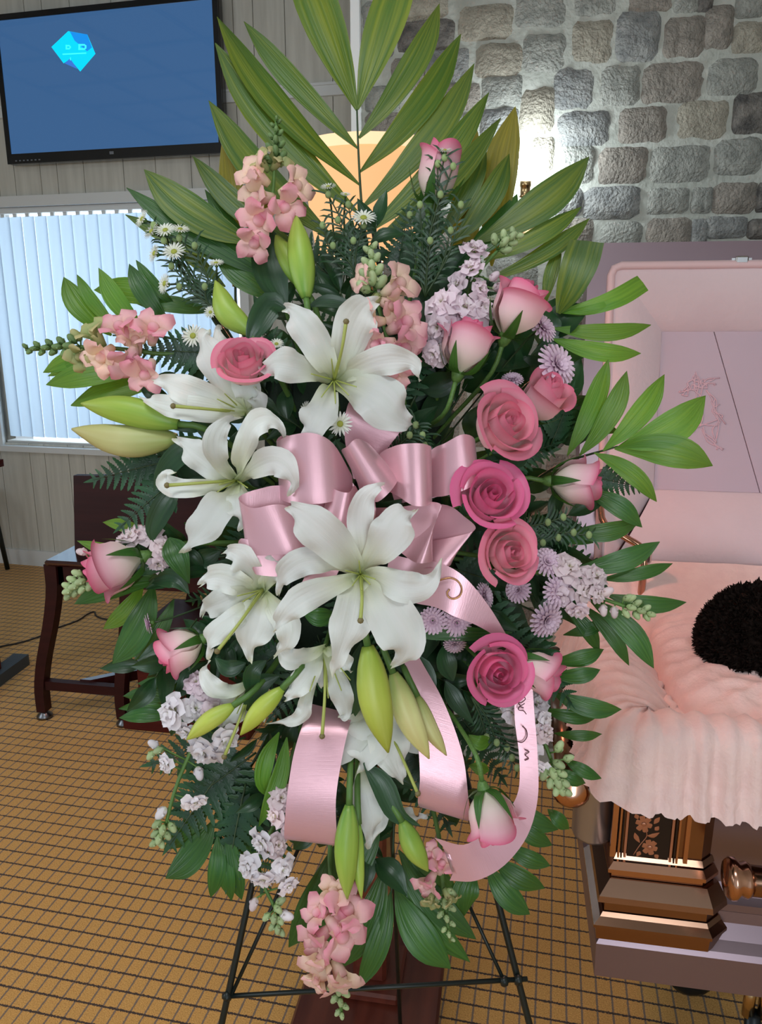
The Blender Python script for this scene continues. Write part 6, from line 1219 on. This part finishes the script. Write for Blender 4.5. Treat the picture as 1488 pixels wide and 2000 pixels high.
aster_sprig('twiggy foliage with tiny white buds right of the pink roses', (1000, 1040, 0.96), [(1070, 1020, 0.945), (1100, 1010, 0.945), (1090, 1050, 0.945), (1120, 1040, 0.945), (1150, 1045, 0.945), (1060, 1060, 0.945)], 4)
aster_sprig('twiggy foliage with tiny buds just above the bow at right', (760, 900, 0.95), [(812, 830, 0.925), (825, 850, 0.925), (800, 850, 0.925), (830, 870, 0.93)], 5)
aster_sprig('twiggy foliage with tiny white buds below the hot pink lower rose', (920, 1360, 0.965), [(990, 1460, 0.935), (1000, 1480, 0.935), (970, 1450, 0.935), (1010, 1500, 0.935), (950, 1440, 0.94)], 6)
# ---------------------------------------------------------------- ribbon bow
def ribbon(ribs, n=26, m_=6, notch=0.0, arch=0.0):
    A = cat([P(r[0][0], r[0][1], r[2]) for r in ribs], n); B = cat([P(r[1][0], r[1][1], r[2] if len(r) < 4 else r[3]) for r in ribs], n)
    V, Fc, UV = [], [], []
    for i in range(n + 1):
        for j in range(m_ + 1):
            s = j / m_; q = A[i].lerp(B[i], s)
            if notch and i == n: q = q + (A[n - 3].lerp(B[n - 3], s) - q) * (1 - abs(2 * s - 1)) * notch
            V.append(q + TOCAM * arch * math.sin(s * math.pi)); UV.append((s, i / n))
    for i in range(n):
        for j in range(m_): k = i * (m_ + 1) + j; Fc.append((k, k + 1, k + m_ + 2, k + m_ + 1))
    return V, Fc, UV
bow = thing('ribbon_bow', 'pink satin ribbon bow with loops and long lettered tails', 'bow', P(700, 985, 0.925))
LOOPS = [
 [((685, 935), (670, 985), .922), ((600, 865), (590, 960), .93), ((555, 850), (552, 965), .925), ((540, 862), (547, 975), .90), ((568, 850), (575, 984), .874), ((612, 846), (622, 984), .868), ((652, 868), (662, 978), .878), ((688, 930), (690, 980), .91)],
 [((702, 962), (695, 1008), .915), ((672, 924), (676, 1000), .912), ((645, 932), (630, 1018), .898), ((652, 954), (634, 1030), .874), ((680, 962), (664, 1038), .868), ((692, 948), (688, 1030), .885), ((700, 960), (702, 1005), .91)],
 [((718, 935), (722, 975), .92), ((690, 905), (702, 958), .915), ((667, 882), (716, 972), .897), ((678, 872), (738, 980), .872), ((699, 857), (767, 954), .872), ((730, 878), (778, 930), .90), ((742, 932), (742, 960), .92)],
 [((722, 952), (727, 985), .92), ((738, 892), (745, 958), .905), ((768, 872), (775, 968), .885), ((800, 866), (806, 987), .869), ((832, 868), (835, 987), .872), ((840, 882), (840, 975), .895), ((792, 935), (782, 972), .92)],
 [((762, 952), (772, 985), .922), ((838, 882), (838, 972), .905), ((868, 866), (872, 968), .885), ((905, 848), (918, 952), .88), ((928, 862), (934, 930), .895), ((902, 902), (902, 955), .92), ((802, 952), (802, 985), .93)],
 [((690, 935), (742, 948), .94), ((674, 862), (748, 892), .935), ((676, 802), (785, 838), .928), ((692, 788), (792, 818), .948), ((722, 902), (762, 932), .955)],
 [((662, 985), (642, 1030), .922), ((560, 950), (548, 1030), .902), ((505, 955), (498, 1052), .892), ((466, 972), (482, 1082), .884), ((492, 992), (535, 1084), .872), ((545, 985), (580, 1078), .872), ((600, 1000), (606, 1052), .895), ((655, 990), (645, 1022), .92)],
 [((662, 1012), (682, 1042), .922), ((585, 1042), (612, 1112), .895), ((525, 1062), (562, 1126), .885), ((470, 1052), (500, 1122), .882), ((482, 1082), (522, 1112), .90), ((602, 1082), (642, 1102), .92)],
 [((702, 992), (702, 1030), .922), ((782, 990), (792, 1062), .90), ((835, 980), (845, 1092), .882), ((862, 990), (818, 1100), .872), ((820, 1030), (790, 1085), .895), ((740, 1010), (740, 1040), .92)],
 [((762, 1002), (752, 1062), .925), ((862, 985), (850, 1082), .905), ((908, 1010), (880, 1100), .892), ((928, 1034), (868, 1108), .884), ((880, 1050), (830, 1110), .89), ((800, 1062), (790, 1112), .915)],
 [((640, 1042), (702, 1042), .93), ((602, 1112), (655, 1128), .90), ((585, 1150), (645, 1160), .892), ((600, 1130), (650, 1120), .915)]]
for lp_ in LOOPS: mk('loop', ribbon(lp_, 34, 6), 'ribbon_satin', bow)
mk('knot', merge(ribbon([((676, 960), (730, 955), .922), ((674, 975), (732, 975), .90), ((672, 995), (734, 998), .895), ((676, 1015), (730, 1020), .905), ((680, 1025), (726, 1028), .925)], 14, 4)), 'ribbon_satin', bow)
T1 = [((762, 1082), (752, 1130), .922), ((805, 1092), (795, 1172), .90), ((855, 1098), (850, 1186), .884), ((905, 1125), (885, 1203), .879), ((952, 1180), (932, 1222), .884), ((986, 1235), (974, 1248), .893), ((1000, 1262), (984, 1268), .90), ((1034, 1310), (1004, 1320), .902), ((1044, 1400), (1005, 1402), .902), ((1050, 1480), (1014, 1480), .895), ((1050, 1560), (1012, 1545), .888), ((1030, 1632), (988, 1588), .88), ((985, 1690), (945, 1625), .875), ((930, 1720), (905, 1650), .876), ((878, 1720), (848, 1636), .885)]
t1 = mk('tail', ribbon(T1, 70, 6, 1.0), 'ribbon_satin', bow)
mk('tail', ribbon([((735, 1190), (765, 1185), .94), ((782, 1270), (822, 1290), .925), ((800, 1350), (866, 1370), .912), ((815, 1440), (902, 1468), .902), ((820, 1520), (914, 1552), .896), ((816, 1568), (916, 1600), .902), ((826, 1574), (908, 1598), .92), ((840, 1540), (900, 1570), .935)], 44, 6), 'ribbon_satin', bow)
mk('tail', ribbon([((610, 1375), (690, 1395), .94), ((590, 1418), (682, 1418), .912), ((572, 1480), (668, 1480), .90), ((560, 1560), (656, 1562), .892), ((555, 1626), (658, 1642), .896), ((558, 1640), (655, 1650), .912), ((566, 1625), (650, 1630), .93)], 40, 6), 'ribbon_satin', bow)
sw = [(848, 1140), (862, 1132), (880, 1129), (895, 1136), (902, 1150), (898, 1164), (886, 1170), (876, 1166), (873, 1158), (878, 1151)]
mk('glitter_swirl', tube([P(x, y, 0.8755 + 0.012 * max(0, (870 - x) / 50)) for x, y in sw], 0.0011, 5, 40), 'gold_glitter', t1)
def script(pts): mk('lettering', tube([P(x, y, 0.8955 - 0.0008 * max(0, (y - 1400) / 20)) for x, y in pts], 0.0007, 4, 30), 'ribbon_ink', t1)
def scr(zpts): script([(800 + x / 4.763, 1080 + y / 4.763) for x, y in zpts])
scr([(1010, 1290), (1035, 1300), (1015, 1330), (1050, 1310), (1040, 1350), (1012, 1360)]); scr([(1060, 1330), (1075, 1360), (1040, 1390), (1012, 1390), (1030, 1420), (1070, 1400)]); scr([(1060, 1440), (1020, 1430), (1015, 1460), (1060, 1470), (1085, 1500)])
scr([(1048, 1610), (1085, 1650), (1090, 1710), (1050, 1760), (1000, 1755)]); scr([(1070, 1830), (1110, 1850), (1075, 1880), (1105, 1910), (1070, 1930)])
for o in bpy.data.objects:
    if '_o' in o: del o['_o']
